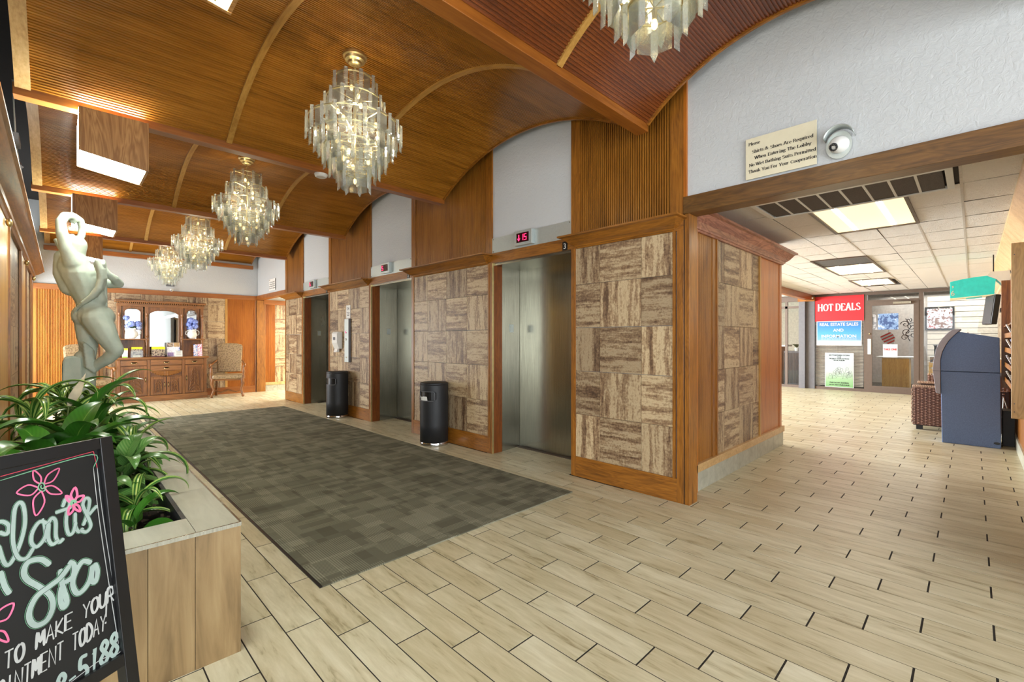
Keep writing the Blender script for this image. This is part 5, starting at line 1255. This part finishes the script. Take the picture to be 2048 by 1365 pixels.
vase(.52, 1.301, 'white two handled vase on the right shelf of the sideboard', 2); bouquet(.52, 1.301, 'blue hydrangeas piled tall in the right vase', [(-.02, -.02, .20, .062), (.05, -.02, .17, .055), (-.06, 0, .11, .055), (.05, -.04, .07, .06), (-.03, -.05, .04, .05)], 4)
yel = plain('yellow_print', (226, 222, 40), .5, namt=.05)
def photo_print(name, c1, c2, c3, sc=26):
    t = NT(name); v = t.coord(); nz = t.noise(v, sc, 4, .7); t.link(t.ramp(nz, [(.35, srgb(*c1)), (.48, srgb(*c2)), (.6, srgb(*c3))], 'CONSTANT'), t.b.inputs['Base Color']); t.b.inputs['Roughness'].default_value = .35; return t.m
ph1 = photo_print('brochure_photo', (60, 44, 40), (168, 150, 130), (90, 110, 70)); ph2 = photo_print('brochure_photo_bright', (70, 110, 190), (232, 226, 226), (200, 70, 100), 34); ph3 = photo_print('brochure_photo_pale', (206, 206, 214), (230, 228, 232), (150, 120, 120), 20)
def leaning(name, label, cat, x, y, w_, h, mats, tilt=8, grp='printed matter on the sideboard', dep=.012, rz=0):
    t = thing(name, label, cat, (1.54+x, 11.90+y, .9155), R(rz), grp)
    for (a, b, c, d, mt, nm) in mats:
        o = MB().box(a*w_-w_/2, b*w_-w_/2, -.0, dep if nm == 'cover' else dep+.001, c*h, d*h).ob(nm, mt, t); 
        if nm != 'cover': o.location.y = -.002
        o.rotation_euler = (R(-tilt), 0, 0)
    MB().box(-w_/2, w_/2, 0, .05, 0, .006).ob('stand_foot', whitep, t)
    return t
leaning('leaflet', 'narrow leaflet with a yellow green head at the left end of the sideboard top', 'leaflet', -.63, .02, .085, .19, [(0, 1, 0, 1, ph3, 'cover'), (0, 1, .78, 1, yel, 'title_band'), (.05, .95, .0, .12, plain('lime_print', (150, 200, 60), .5), 'footer_band')], 10, rz=-8)
t = leaning('brochure_holder', 'clear brochure holder with a yellow topped brochure under the left shelf', 'brochure holder', -.44, .08, .17, .21, [(0, 1, 0, .8, ph1, 'cover'), (.02, 1.05, .80, 1, yel, 'title_band'), (.15, .85, .0, .2, cream, 'footer_band')], 8)
MB().box(-.10, .10, -.02, -.016, 0, .14).box(-.16, -.156, -.02, .10, 0, .17).ob('clear_panel', glass_m, t)
leaning('wide_brochure', 'wide photo brochure with a yellow title band before the middle mirror', 'brochure', -.09, .05, .225, .215, [(0, 1, 0, 1, ph1, 'cover'), (0, 1, .75, 1, yel, 'title_band'), (.0, 1, 0, .1, plain('maroon_print', (80, 40, 50), .5), 'footer_band')], 8)
t = leaning('photo_board', 'tall collage board of small photos before the right half of the middle mirror', 'photo board', .17, .09, .225, .30, [(0, 1, 0, 1, ph3, 'cover'), (.02, .50, .70, 1, ph1, 'photo'), (.54, .98, .70, 1, plain('tan_photo', (170, 140, 100), .5, nscale=50, namt=.5), 'photo'), (.8, .98, .38, .68, ph2, 'photo'), (.04, .5, .02, .3, plain('lilac_photo', (140, 120, 160), .5, nscale=50, namt=.5), 'photo')], 6)
t = leaning('card_sign', 'small white card standing in front of the collage board', 'card', .25, -.0, .125, .13, [(0, 1, 0, 1, whitep, 'cover')], 8)
for k in range(5): MB().box(-.045, .045-.01*(k % 2), -.005, -.004, .035+.018*k, .040+.018*k).ob('text_line', greyalum, t).rotation_euler = (R(-8), 0, 0)
leaning('magazine', 'colourful magazine standing under the right shelf of the sideboard', 'magazine', .56, .06, .075, .26, [(0, 1, 0, 1, ph2, 'cover')], 6)
leaning('magazine', 'colourful magazine leaning at the right of its twin under the right shelf', 'magazine', .64, .06, .075, .265, [(0, 1, 0, 1, photo_print('magazine_print', (200, 60, 120), (240, 230, 236), (60, 60, 120), 40), 'cover')], 6)
b = MB().lathe([(.028, 0), (.03, .004), (.012, .02), (.024, .03), (.024, .035)], 14).ob('small_black_stand', black, smooth=40, loc=(1.54+.03, 11.90+.04, .9155)); tag(b, 'small black stand between the wide brochure and the collage board', 'stand')

# ---- upholstered armchairs
tap = photo_print('tapestry_fabric', (120, 98, 70), (156, 134, 100), (134, 104, 84), 30)
def armchair(loc, rz, label):
    t = thing('armchair', label, 'chair', loc, rz, 'tapestry armchairs by the back wall')
    m = MB(); N = 12
    w0, w1 = .24, .26
    pf = [(-.235, .50), (-.255, 1.10), (-.24, 1.14), (-.15, 1.165), (0, 1.175), (.15, 1.165), (.24, 1.14), (.255, 1.10), (.235, .50)]
    m.prism(pf, 'y', 0, .085); o = m.ob('backrest', tap, t, bevel=.02); o.rotation_euler = (R(-9), 0, 0); o.location = (0, .17, .04)
    MB().box(-.29, .29, -.27, .24, .40, .50).ob('seat', tap, t, bevel=.03)
    for k, x in enumerate((-.285, .285)):
        for zz in range(9): pass
        MB().tube([(x*.88, .25, .80), (x*1.02, .12, .755), (x*1.12, -.05, .715), (x*1.15, -.20, .725), (x*1.15, -.27, .72), (x*1.15, -.29, .685), (x*1.15, -.255, .67)], [.018, .02, .022, .024, .027, .022, .014], 10).ob('arm', walnut, t, smooth=60)
        MB().lathe([(.028, .40), (.030, .46), (.018, .49), (.028, .53), (.030, .58), (.018, .62), (.024, .66), (.020, .70)], 14, (x*1.08, -.23, 0)).ob('arm_post', walnut, t, smooth=45)
        MB().tube([(x*.98, -.24, .42), (x*1.03, -.25, .30), (x*.90, -.235, .17), (x*1.0, -.25, .08), (x*1.04, -.27, .03)], [.034, .032, .024, .022, .028], 10).ob('front_leg', walnut, t, smooth=60)
        MB().sphere((x*1.04, -.275, .03), .030, 10, 8).ob('scroll_foot', walnut, t, smooth=60)
        MB().tube([(x*.86, .22, .42), (x*.86, .22, .20), (x*.88, .25, .0)], [.024, .02, .024], 8).ob('rear_leg', walnut, t, smooth=60)
        MB().tube([(x*.93, -.22, .14), (x*.88, .0, .13), (x*.87, .22, .14)], .014, 8).ob('side_stretcher', walnut, t, smooth=60)
    MB().tube([(-.26, -.02, .13), (-.14, -.05, .10), (0, -.0, .145), (.14, -.05, .10), (.26, -.02, .13)], [.014, .018, .024, .018, .014], 8).ob('carved_stretcher', walnut, t, smooth=60)
    MB().box(-.27, .27, -.25, .22, .37, .40).ob('seat_rail', walnut_x, t)
    return t
armchair((2.70, 11.86, 0), R(-17), 'high backed tapestry armchair with carved arms to the right of the sideboard')
armchair((.36, 11.86, 0), R(12), 'high backed tapestry armchair half hidden behind the statue')

# ================================================================ corridor things
kb = plain('dark_blue_laminate', (90, 114, 156), .6, nscale=90, namt=.14); kg = plain('grey_moulded_plastic', (142, 140, 150), .45, namt=.05)
k = thing('cash_machine', 'tall dark blue cash machine seen from its side, grey curved front', 'cash machine', (7.75, 0, 0))
side = [(.269, 0), (.281, .879), (.281, 1.027), (.263, 1.126), (.235, 1.20), (.205, 1.262), (.165, 1.32), (.122, 1.371), (-.22, 1.297), (-.232, .012), (-.225, 0)]
MB().prism([p for p in side if p[1] >= .882 or p[1] > 2]+[(-.226, .886), (.281, .886)], 'x', .02, .54).ob('upper_cabinet', kb, k, bevel=.006)
MB().prism([(.269, 0.0), (.281, .880), (-.226, .880), (-.232, .012), (-.225, 0)], 'x', .02, .54).ob('lower_cabinet', kb, k, bevel=.006)
fr = [(.281, .60), (.323, .613), (.353, .885), (.353, .92), (.347, .992), (.335, 1.08), (.323, 1.158), (.295, 1.235), (.263, 1.291), (.215, 1.36), (.168, 1.404), (.099, 1.403), (.122, 1.375), (.165, 1.322), (.207, 1.264), (.237, 1.202), (.265, 1.128), (.283, 1.027), (.283, .88)]
MB().prism(fr, 'x', -.0, .56).ob('moulded_front', kg, k, bevel=.004)
MB().box(-.001, .0, .284, .352, .884, .888).ob('front_seam', black, k)
MB().lathe([(.026, 0), (.024, .004), (.0001, .005)], 20, (0, 0, 0), sx=.6).ob('side_vent_plug', black, k, smooth=30, loc=(.019, -.198, .06)).rotation_euler = (0, R(-90), 0)
MB().box(.12, .44, .33, .345, 1.0, 1.2).ob('screen', black, k)

# ---- wicker chair beyond the cash machine
wk = plain('dark_wicker_strand', (128, 94, 80), .6, nscale=60, namt=.3); wk2 = plain('pale_wicker_strand', (168, 140, 124), .6, nscale=60, namt=.2); wkb = plain('wicker_backing', (52, 34, 30), .8)
wc_ = thing('wicker_armchair', 'brown woven wicker armchair behind the cash machine', 'chair', (8.66, 0, 0))
def woven(parent, x, y0, y1, z0, z1, nm='woven_panel', face=-1):
    m = MB(); nz = round((z1-z0)/.018); ny = round((y1-y0)/.040)
    for i in range(nz):
        for j in range(ny):
            a, b = y0+(y1-y0)*j/ny, y0+(y1-y0)*(j+1)/ny; z = z0+(z1-z0)*(i+.5)/nz; d = .010 if (i+j) % 2 else .004; h = .0075
            i0 = len(m.v); m.v += [(x, a, z-h), (x, a, z+h), (x+face*d, (a+b)/2, z-h), (x+face*d, (a+b)/2, z+h), (x, b, z-h), (x, b, z+h)]
            m.f += [(i0, i0+1, i0+3, i0+2), (i0+2, i0+3, i0+5, i0+4), (i0+1, i0+5, i0+3), (i0, i0+2, i0+4)]
    return m.ob(nm, wk, parent, kind='stuff')
MB().prism([(.60, .06), (.60, .52), (.57, .59), (.50, .61), (-.32, .61), (-.34, .06)], 'x', .005, .13).ob('arm', wkb, wc_); MB().prism([(.60, .06), (.60, .52), (.57, .59), (.50, .61), (-.32, .61), (-.34, .06)], 'x', .87, 1.0).ob('arm', wkb, wc_)
woven(wc_, .004, -.3, .60, .07, .595)
for yy in [-.30+.04*q for q in range(23)]: MB().tube([(.003, yy, .07), (.003, yy, .60)], .004, 5).ob('stake', wkb, wc_)
for x in (.065, .935):
    m = MB(); 
    for q in range(50): m.tube([(x+.072*math.cos(a), .60-.0185*q, .60+.022*math.sin(a)) for a in (0, .8, 1.6, 2.4, 3.14)], .009, 5)
    m.ob('rolled_arm_top', wk2, wc_, kind='stuff')
m = MB()
for q in range(26): m.tube([(x_, .605+.012*abs(math.sin(q)), .08+.02*q) for x_ in (.0, .03, .065, .10, .13)], .009, 5)
m.ob('rolled_front_edge', wk2, wc_, kind='stuff')
MB().box(.13, .87, -.30, .56, .22, .36).ob('seat_base', wkb, wc_); MB().box(.14, .86, -.20, .58, .36, .47).ob('cushion', plain('cream_cushion', (196, 184, 166), .9), wc_, bevel=.03)
MB().box(.0, 1.0, -.345, -.22, .2, .80).ob('backrest', wkb, wc_, bevel=.02); woven(wc_, -.002, -.34, -.225, .6, .79)
for x in (.03, .90):
    for y in (.50, -.32): MB().box(x, x+.07, y, y+.07, 0, .07).ob('foot', blackm, wc_)
# raised wing behind
MB().box(1.02, 1.12, .22, .50, .06, .72).ob('side_wing', wkb, wc_); woven(wc_, 1.018, .22, .50, .3, .72); 
m = MB()
for q in range(9): m.tube([(1.07+.055*math.cos(a), .49-.03*q, .72+.02*math.sin(a)) for a in (0, .8, 1.6, 2.4, 3.14)], .009, 5)
m.ob('rolled_arm_top', wk2, wc_, kind='stuff')

# ---- teal sign box and television on the right wall
ts = thing('teal_sign', 'turquoise illuminated box sign with white figures hanging at the right wall', 'sign', (9.0, -.02, 1.86))
teal = plain('teal_acrylic', (36, 188, 176), .3, emit=(30, 180, 168), estr=.35)
m = MB(); N = 10; pts = [(.245-.44*q/N, .02*math.sin(q/N*math.pi)) for q in range(N+1)]
poly = [(y, 0+(-.010 if False else 0)) for y, _ in pts]
m.prism([(.248, .235), (.13, .262), (.0, .282), (-.115, .290), (-.20, .235), (-.185, .03), (.0, .0), (.248, .0)], 'x', 0, .30); m.ob('lit_body', teal, ts, bevel=.004)
MB().prism([(.25, -.012), (-.185, .020), (-.185, .032), (.25, .0)], 'x', -.004, .30).ob('cream_underside', plain('cream_acrylic', (240, 226, 180), .4, emit=(240, 226, 180), estr=.25), ts)
MB().prism([(-.115, .29), (-.205, .235), (-.30, .10), (-.33, .06), (-.33, .34), (-.15, .34)], 'x', -.01, .30).ob('white_end_cap', whitep, ts)
text('6', .10, cream, ts, (-.0015, .243, .04), sx=.9); text(',', .14, cream, ts, (-.0015, .235, .16))
MB().tube([(.1, -.18, .29), (.1, -.18, .58)], .008, 6).ob('hanger_rod', black, ts)
tv = thing('television', 'black flat television angled from the right wall above the cash machine', 'television', (8.9, -.20, 1.50), R(0))
o = MB().box(-.03, .03, -.17, .17, -.02, .38).ob('screen_body', plain('tv_black', (14, 12, 12), .4), tv, bevel=.01); o.rotation_euler = (0, R(6), R(-76)); o.location = (.1, .04, 0)
MB().box(.05, .35, -.15, -.06, .15, .2).ob('wall_bracket', blackm, tv)
o = MB().box(-.034, -.03, -.155, .155, .0, .36).ob('screen_glass', plain('dark_screen', (34, 30, 28), .6), tv); o.rotation_euler = (0, R(6), R(-76)); o.location = (.1, .04, 0)

# ---- brochure rack on the right wall
br = thing('brochure_rack', 'wooden brochure rack on the right wall with a yellow plywood end panel', 'rack', (5.0, -.36, 0))
MB().box(-.012, .012, -.02, .160, .69, 1.985).ob('end_panel', yply, br, bevel=.002)
for z in (.74, .80, 1.90): MB().sphere((-.014, .145, z), .004, 6, 4).ob('screw', greyalum, br)
MB().box(.012, 3.0, -.015, -.005, .70, 1.42).ob('back_board', oak_x, br)
for z in (.80, .97, 1.14, 1.30, 1.43): MB().box(.012, 3.0, -.005, .10, z-.006, z+.006).ob('shelf', oak_x, br)
for z in (.80, .97, 1.14, 1.30): MB().box(.012, 3.0, .094, .100, z+.006, z+.045).ob('shelf_lip', oak_x, br)
MB().box(2.98, 3.0, -.01, .12, .70, 1.98).ob('end_panel', oak_z, br)
MB().box(.012, 2.98, -.01, .02, 1.45, 1.50).box(.012, 2.98, -.01, .02, 1.93, 1.98).ob('frame_rail', walnut_x, br); MB().box(.6, .63, -.01, .05, 1.45, 1.98).box(2.6, 2.98, -.01, .05, 1.45, 1.98).ob('frame_stile', walnut, br)
MB().box(.63, 2.6, -.01, .012, 1.50, 1.93).ob('poster_glass', plain('blue_poster_glass', (150, 172, 186), .1, nscale=5, namt=.3), br)
rd = random.Random(5); n = 0
where = {.80: 'on the lowest shelf of the brochure rack', .97: 'on the second shelf of the brochure rack', 1.14: 'on the third shelf of the brochure rack', 1.30: 'on the top shelf of the brochure rack'}
for z, wh in where.items():
    for q in range(3):
        x = .55+.8*q
        c = box(-.06, .06, -.006, .006, 0, .14).ob('leaflet_stack', [whitep, ph3, ph2, whitep, ph1][(q+int(z*10)) % 5], loc=(5.0+x, -.36+.055, z+.0065)); c.rotation_euler = (R(24), 0, 0)
        c.rotation_euler = (R(-22), 0, R(0))
        tag(c, ['leaflets nearest the plywood end panel ', 'middle stack of leaflets ', 'leaflets farthest from the plywood end panel '][q]+wh, 'leaflets', 'leaflets '+wh)
# wall end boxes, cords and power strip
ps = box(-.22, .22, -.04, .04, 0, .05).ob('power_strip', whitep, loc=(8.5, -.30, .0), bevel=.006); tag(ps, 'white power box on the floor behind the cash machine', 'power strip')
cd = MB().tube([(-.05, .02, .05), (-.1, .04, .3), (-.15, .03, .55), (-.12, .0, .42), (-.08, -.01, .2), (.0, .0, .05)], .007, 6).ob('power_cord', whitep, ps, smooth=60)
cb_ = box(-.15, .15, -.05, .05, 0, .42).ob('equipment_case', blackm, loc=(8.18, -.302, 0), bevel=.004); tag(cb_, 'small black equipment case against the right wall behind the cash machine', 'case')

# ================================================================ shop front posters and signs
XF = SX+.026
redp = plain('red_banner_vinyl', (200, 34, 44), .45, namt=.04); wt = plain('white_print', (198, 198, 201), .5, namt=.02)
b = thing('hot_deals_banner', 'red banner reading HOT DEALS at the top of the shop window', 'banner', (SX-.012, 2.39, 1.75))
MB().box(-.003, .0, -.515, .508, 0, .635).ob('vinyl', redp, b)
serif('HOT DEALS', .175, wt, b, (-.004, 0, .265), align='CENTER', wide=.98, th=.19, tn=.06, fit=.90)
t = NT('sea_print'); tc = t.node('ShaderNodeTexCoord'); sp_ = t.node('ShaderNodeSeparateXYZ'); t.link(tc.outputs['Object'], sp_.inputs[0])
nz = t.noise(t.coord((1, .3, 1)), 9, 4); f = t.math('ADD', t.math('MULTIPLY', sp_.outputs[2], 1/.62), t.math('MULTIPLY', t.math('SUBTRACT', nz, .5), .06))
t.link(t.ramp(f, [(.0, srgb(196, 200, 204)), (.16, srgb(180, 190, 198)), (.24, srgb(104, 154, 192)), (.5, srgb(70, 148, 206)), (.8, srgb(52, 122, 186)), (1, srgb(64, 110, 160))]), t.b.inputs['Base Color']); t.b.inputs['Roughness'].default_value = .4; sea = t.m
b = thing('real_estate_sign', 'blue and white sign about real estate sales in the shop window', 'sign', (SX-.012, 2.39, 1.13))
MB().box(-.003, 0, -.47, .47, 0, .62).ob('white_border', wt, b); MB().box(-.005, -.003, -.455, .455, .012, .608).ob('sea_picture', sea, b)
for s, z, sz in (('REAL ESTATE SALES', .50, .108), ('AND', .355, .100), ('INFORMATION', .20, .108)): text(s, sz, wt, b, (-.0065, 0, z), align='CENTER', off=.0016, sx=.86 if len(s) > 12 else 1)
text('ASK US ABOUT BUYING, SELLING AND RENTING', .034, wt, b, (-.0065, 0, .155), align='CENTER')
b = thing('charity_poster', 'pale green poster of a drawn crowd low in the shop window', 'poster', (SX-.012, 2.377, .07))
t = NT('poster_green_fade'); tc = t.node('ShaderNodeTexCoord'); sp_ = t.node('ShaderNodeSeparateXYZ'); t.link(tc.outputs['Object'], sp_.inputs[0])
t.link(t.ramp(sp_.outputs[2], [(.0, srgb(106, 156, 98)), (.22, srgb(140, 172, 132)), (.4, srgb(168, 180, 174)), (.87, srgb(168, 182, 190))]), t.b.inputs['Base Color']); t.b.inputs['Roughness'].default_value = .5; pg = t.m
MB().box(-.003, 0, -.30, .30, 0, .87).ob('white_border', wt, b); MB().box(-.005, -.003, -.287, .287, .012, .858).ob('green_sheet', pg, b)
for s, z, sz in (('2017 PARTNERS OCEAN', .80, .040), ('CLUB', .758, .034), ('PROJECT HOPE ACTION', .712, .038), ('BOOK ALBUM', .672, .036), ('FREE BOOK SIGNING', .105, .042), ('WITH ANY PURCHASE', .05, .042)): serif_like = text(s, sz, ink, b, (-.0065, 0, z), align='CENTER', off=.0012)
m = MB(); rd = random.Random(9)
for q in range(13):
    cy_, cz_ = rd.uniform(-.23, .23), rd.uniform(.30, .50)
    r_ = .028; m.tube([(-.0065, cy_+r_*math.cos(a), cz_+r_*1.2*math.sin(a)) for a in [k*.7 for k in range(10)]], .0018, 4)
    m.tube([(-.0065, cy_-.03, cz_-.035), (-.0065, cy_-.05, cz_-.10), (-.0065, cy_+.05, cz_-.10), (-.0065, cy_+.03, cz_-.035)], .0018, 4)
m.ob('ink_drawing', greyalum, b, kind='stuff')
# door: paper sheet, photo print, striped heart and iron scroll
b = thing('take_one_sheet', 'white paper sheet reading TAKE ONE taped inside the shop door', 'sign', (SX+.006, 1.38, .86)); MB().box(-.002, 0, -.135, .135, 0, .31).ob('paper', wt, b); text('TAKE ONE', .062, redp, b, (-.0035, 0, .165), align='CENTER', off=.0015, sx=.82)
b = thing('harbour_photo', 'blue photo of boats stuck inside the shop door', 'photo', (SX+.006, 1.42, 1.52)); MB().box(-.002, 0, -.19, .19, 0, .38).ob('print', photo_print('harbour_print', (60, 84, 130), (120, 150, 190), (186, 200, 224), 9), b)
b = thing('side_photo', 'grey photo overlapping the left edge of the boat photo on the shop door', 'photo', (SX+.006, 1.67, 1.52)); MB().prism([(-.05, 0), (.04, 0), (.05, .38), (-.02, .36)], 'x', -.002, 0).ob('print', photo_print('grey_print', (120, 124, 130), (170, 172, 176), (200, 202, 210), 9), b)
b = thing('striped_heart', 'red and white striped heart decoration hanging in the shop', 'decoration', (14.9, 1.50, 1.30))
for q in range(8):
    z0_ = -.13+.035*q; hw = .13*math.sqrt(max(.05, 1-((q-4.6)/5.2)**2)) if q > 2 else .05+.03*q
    o = MB().box(-.006, .006, -hw, hw, z0_-.017, z0_+.017).ob('stripe', redp if q % 2 else wt, b); o.rotation_euler = (R(-30), 0, 0)
MB().tube([(0, 0, .13), (0, 0, .4)], .003, 4).ob('hanging_cord', black, b)
b = thing('iron_scrollwork', 'black wrought iron scroll ornament hanging in the shop behind the door', 'decoration', (14.9, 1.13, 1.5))
def spiral(cy_, cz_, r_, a0, turns, sgn=1): return [(0, cy_+r_*(1-k/26)*math.cos(a0+sgn*turns*2*math.pi*k/24), cz_+r_*(1-k/26)*math.sin(a0+sgn*turns*2*math.pi*k/24)) for k in range(24)]
for cy_, cz_, r_, a0, sg in ((.05, .16, .09, 0, 1), (-.08, .10, .10, 2, -1), (.02, -.03, .10, 4, 1), (-.10, -.10, .09, 1, 1), (.06, -.17, .08, 3, -1), (-.02, .26, .06, 2, 1)):
    MB().tube(spiral(cy_, cz_, r_, a0, 1.4, sg), .009, 6).ob('scroll', black, b, smooth=60)
MB().tube([(0, .04, .30), (0, -.06, .1), (0, .04, -.08), (0, -.04, -.26)], .009, 6).ob('spine', black, b, smooth=60)
# inside the shop
d = thing('reception_desk', 'plain wooden desk seen through the shop door', 'desk', (15.5, 1.40, 0)); MB().box(-.25, .25, -.27, .27, 0, .80).ob('desk_body', yply, d); MB().box(-.30, .30, -.36, .38, .80, .84).ob('desk_top', whitep, d, bevel=.004)
f = thing('framed_picture', 'large framed picture on the slatted shop wall', 'picture', (17.35, .65, 1.55)); MB().box(-.02, 0, -.30, -.26, 0, .64).box(-.02, 0, .26, .30, 0, .64).box(-.02, 0, -.26, .26, 0, .04).box(-.02, 0, -.26, .26, .60, .64).ob('picture_frame', black, f); MB().box(-.008, 0, -.26, .26, .04, .60).ob('picture', photo_print('picture_print', (110, 80, 70), (200, 196, 200), (150, 60, 60), 8), f)
ct = thing('display_counter', 'glass display counter with small goods behind the right shop window', 'counter', (15.2, .15, 0)); MB().box(-.2, .2, -.5, .5, 0, .55).ob('counter_body', oak_y, ct); MB().box(-.2, .2, -.5, .5, .55, 1.12).ob('glass_case', glass_m, ct); MB().box(-.22, .22, -.52, .52, 1.12, 1.15).ob('counter_top', greyalum, ct); MB().box(-.19, .19, -.48, .48, .83, .84).ob('glass_shelf', glass_m, ct)
cr = thing('wooden_crate', 'slatted pale wooden crate in the right shop window', 'crate', (14.5, .52, .0), 0)
for z in (.08, .22, .36, .50, .64): MB().box(-.16, -.14, -.20, .20, z, z+.10).ob('slat', yply, cr)
for y in (-.20, .17): MB().box(-.14, .14, y, y+.03, 0, .75).ob('crate_side', yply, cr)
bsk = thing('goods_box', 'dark box of goods on top of the pale crate', 'box', (14.5, .52, .755)); MB().box(-.14, .14, -.18, .18, 0, .12).ob('box_body', photo_print('goods_print', (60, 54, 50), (150, 110, 70), (90, 90, 96), 14), bsk); MB().box(-.15, .15, -.19, .19, .12, .135).ob('box_lid', whitep, bsk)
lh = thing('model_lighthouse', 'small wooden lighthouse figurine on the shop counter', 'figurine', (15.1, .08, 1.151)); MB().lathe([(.05, 0), (.05, .02), (.035, .03), (.022, .20), (.032, .205), (.032, .22), (.02, .225), (.02, .26), (.028, .265), (.0001, .31)], 12).ob('tower', walnut, lh, smooth=30)
MB().tube([(0, 0, .31), (0, 0, .38)], .003, 5).ob('spire', brass, lh)
for q in range(6):
    g = MB().lathe([(.03, 0), (.03, .07), (.012, .09), (.012, .12)], 10).ob('bottle', [glass_m, whitep, blackm][q % 3], smooth=30, loc=(15.1+.03*(q % 2), .42-.1*q-(.1 if q > 2 else 0), 1.151)); tag(g, ['clear', 'white', 'black', 'second clear', 'second white', 'second black'][q]+' small bottle on the shop display counter, counted from its left end', 'bottle', 'bottles on the shop display counter')
# concourse beyond the pier
d = thing('brick_counter', 'brown tiled counter beyond the concourse window', 'counter', (15.2, 4.20, 0)); MB().box(-.3, .3, -.28, .45, 0, 1.08).ob('counter_body', plain('terracotta_tile', (176, 122, 92), .5), d); MB().box(-.34, .34, -.40, .50, 1.08, 1.13).ob('counter_top', whitep, d, bevel=.004)
d = thing('grey_cabinet', 'dark grey ribbed cabinet beside the brown counter beyond the window', 'cabinet', (15.2, 3.64, 0)); MB().box(-.28, .28, -.24, .22, 0, .95).ob('cabinet_body', greyalum, d)
for q in range(6): MB().box(-.29, -.28, -.22+.075*q, -.165+.075*q, .03, .90).ob('rib', blackm, d)
lt = thing('plant_pot', 'dark glazed pot with a small shrub on the brown counter', 'plant pot', (15.2, 4.25, 1.131)); MB().lathe([(.10, 0), (.16, .12), (.15, .16), (.12, .15)], 16).ob('pot', plain('dark_glaze', (40, 66, 72), .2), lt, smooth=45)
m = MB()
for q in range(26): a = q*2.4; m.quadv([(0, 0, .14), (.1*math.cos(a), .1*math.sin(a), .24), (.17*math.cos(a+.1), .17*math.sin(a+.1), .30+.05*math.sin(q)), (.08*math.cos(a+.4), .08*math.sin(a+.4), .30)])
m.ob('foliage', lgreen, lt, kind='stuff')
tp = thing('small_plant', 'small green plant on top of the grey cabinet', 'plant', (15.0, 3.55, .951)); MB().lathe([(.05, 0), (.065, .10)], 12).ob('pot', whitep, tp, smooth=30)
m = MB()
for q in range(18): a = q*2.4; m.quadv([(0, 0, .09), (.07*math.cos(a), .07*math.sin(a), .16), (.12*math.cos(a), .12*math.sin(a), .20), (.05*math.cos(a+.4), .05*math.sin(a+.4), .20)])
m.ob('foliage', lgreen, tp, kind='stuff')
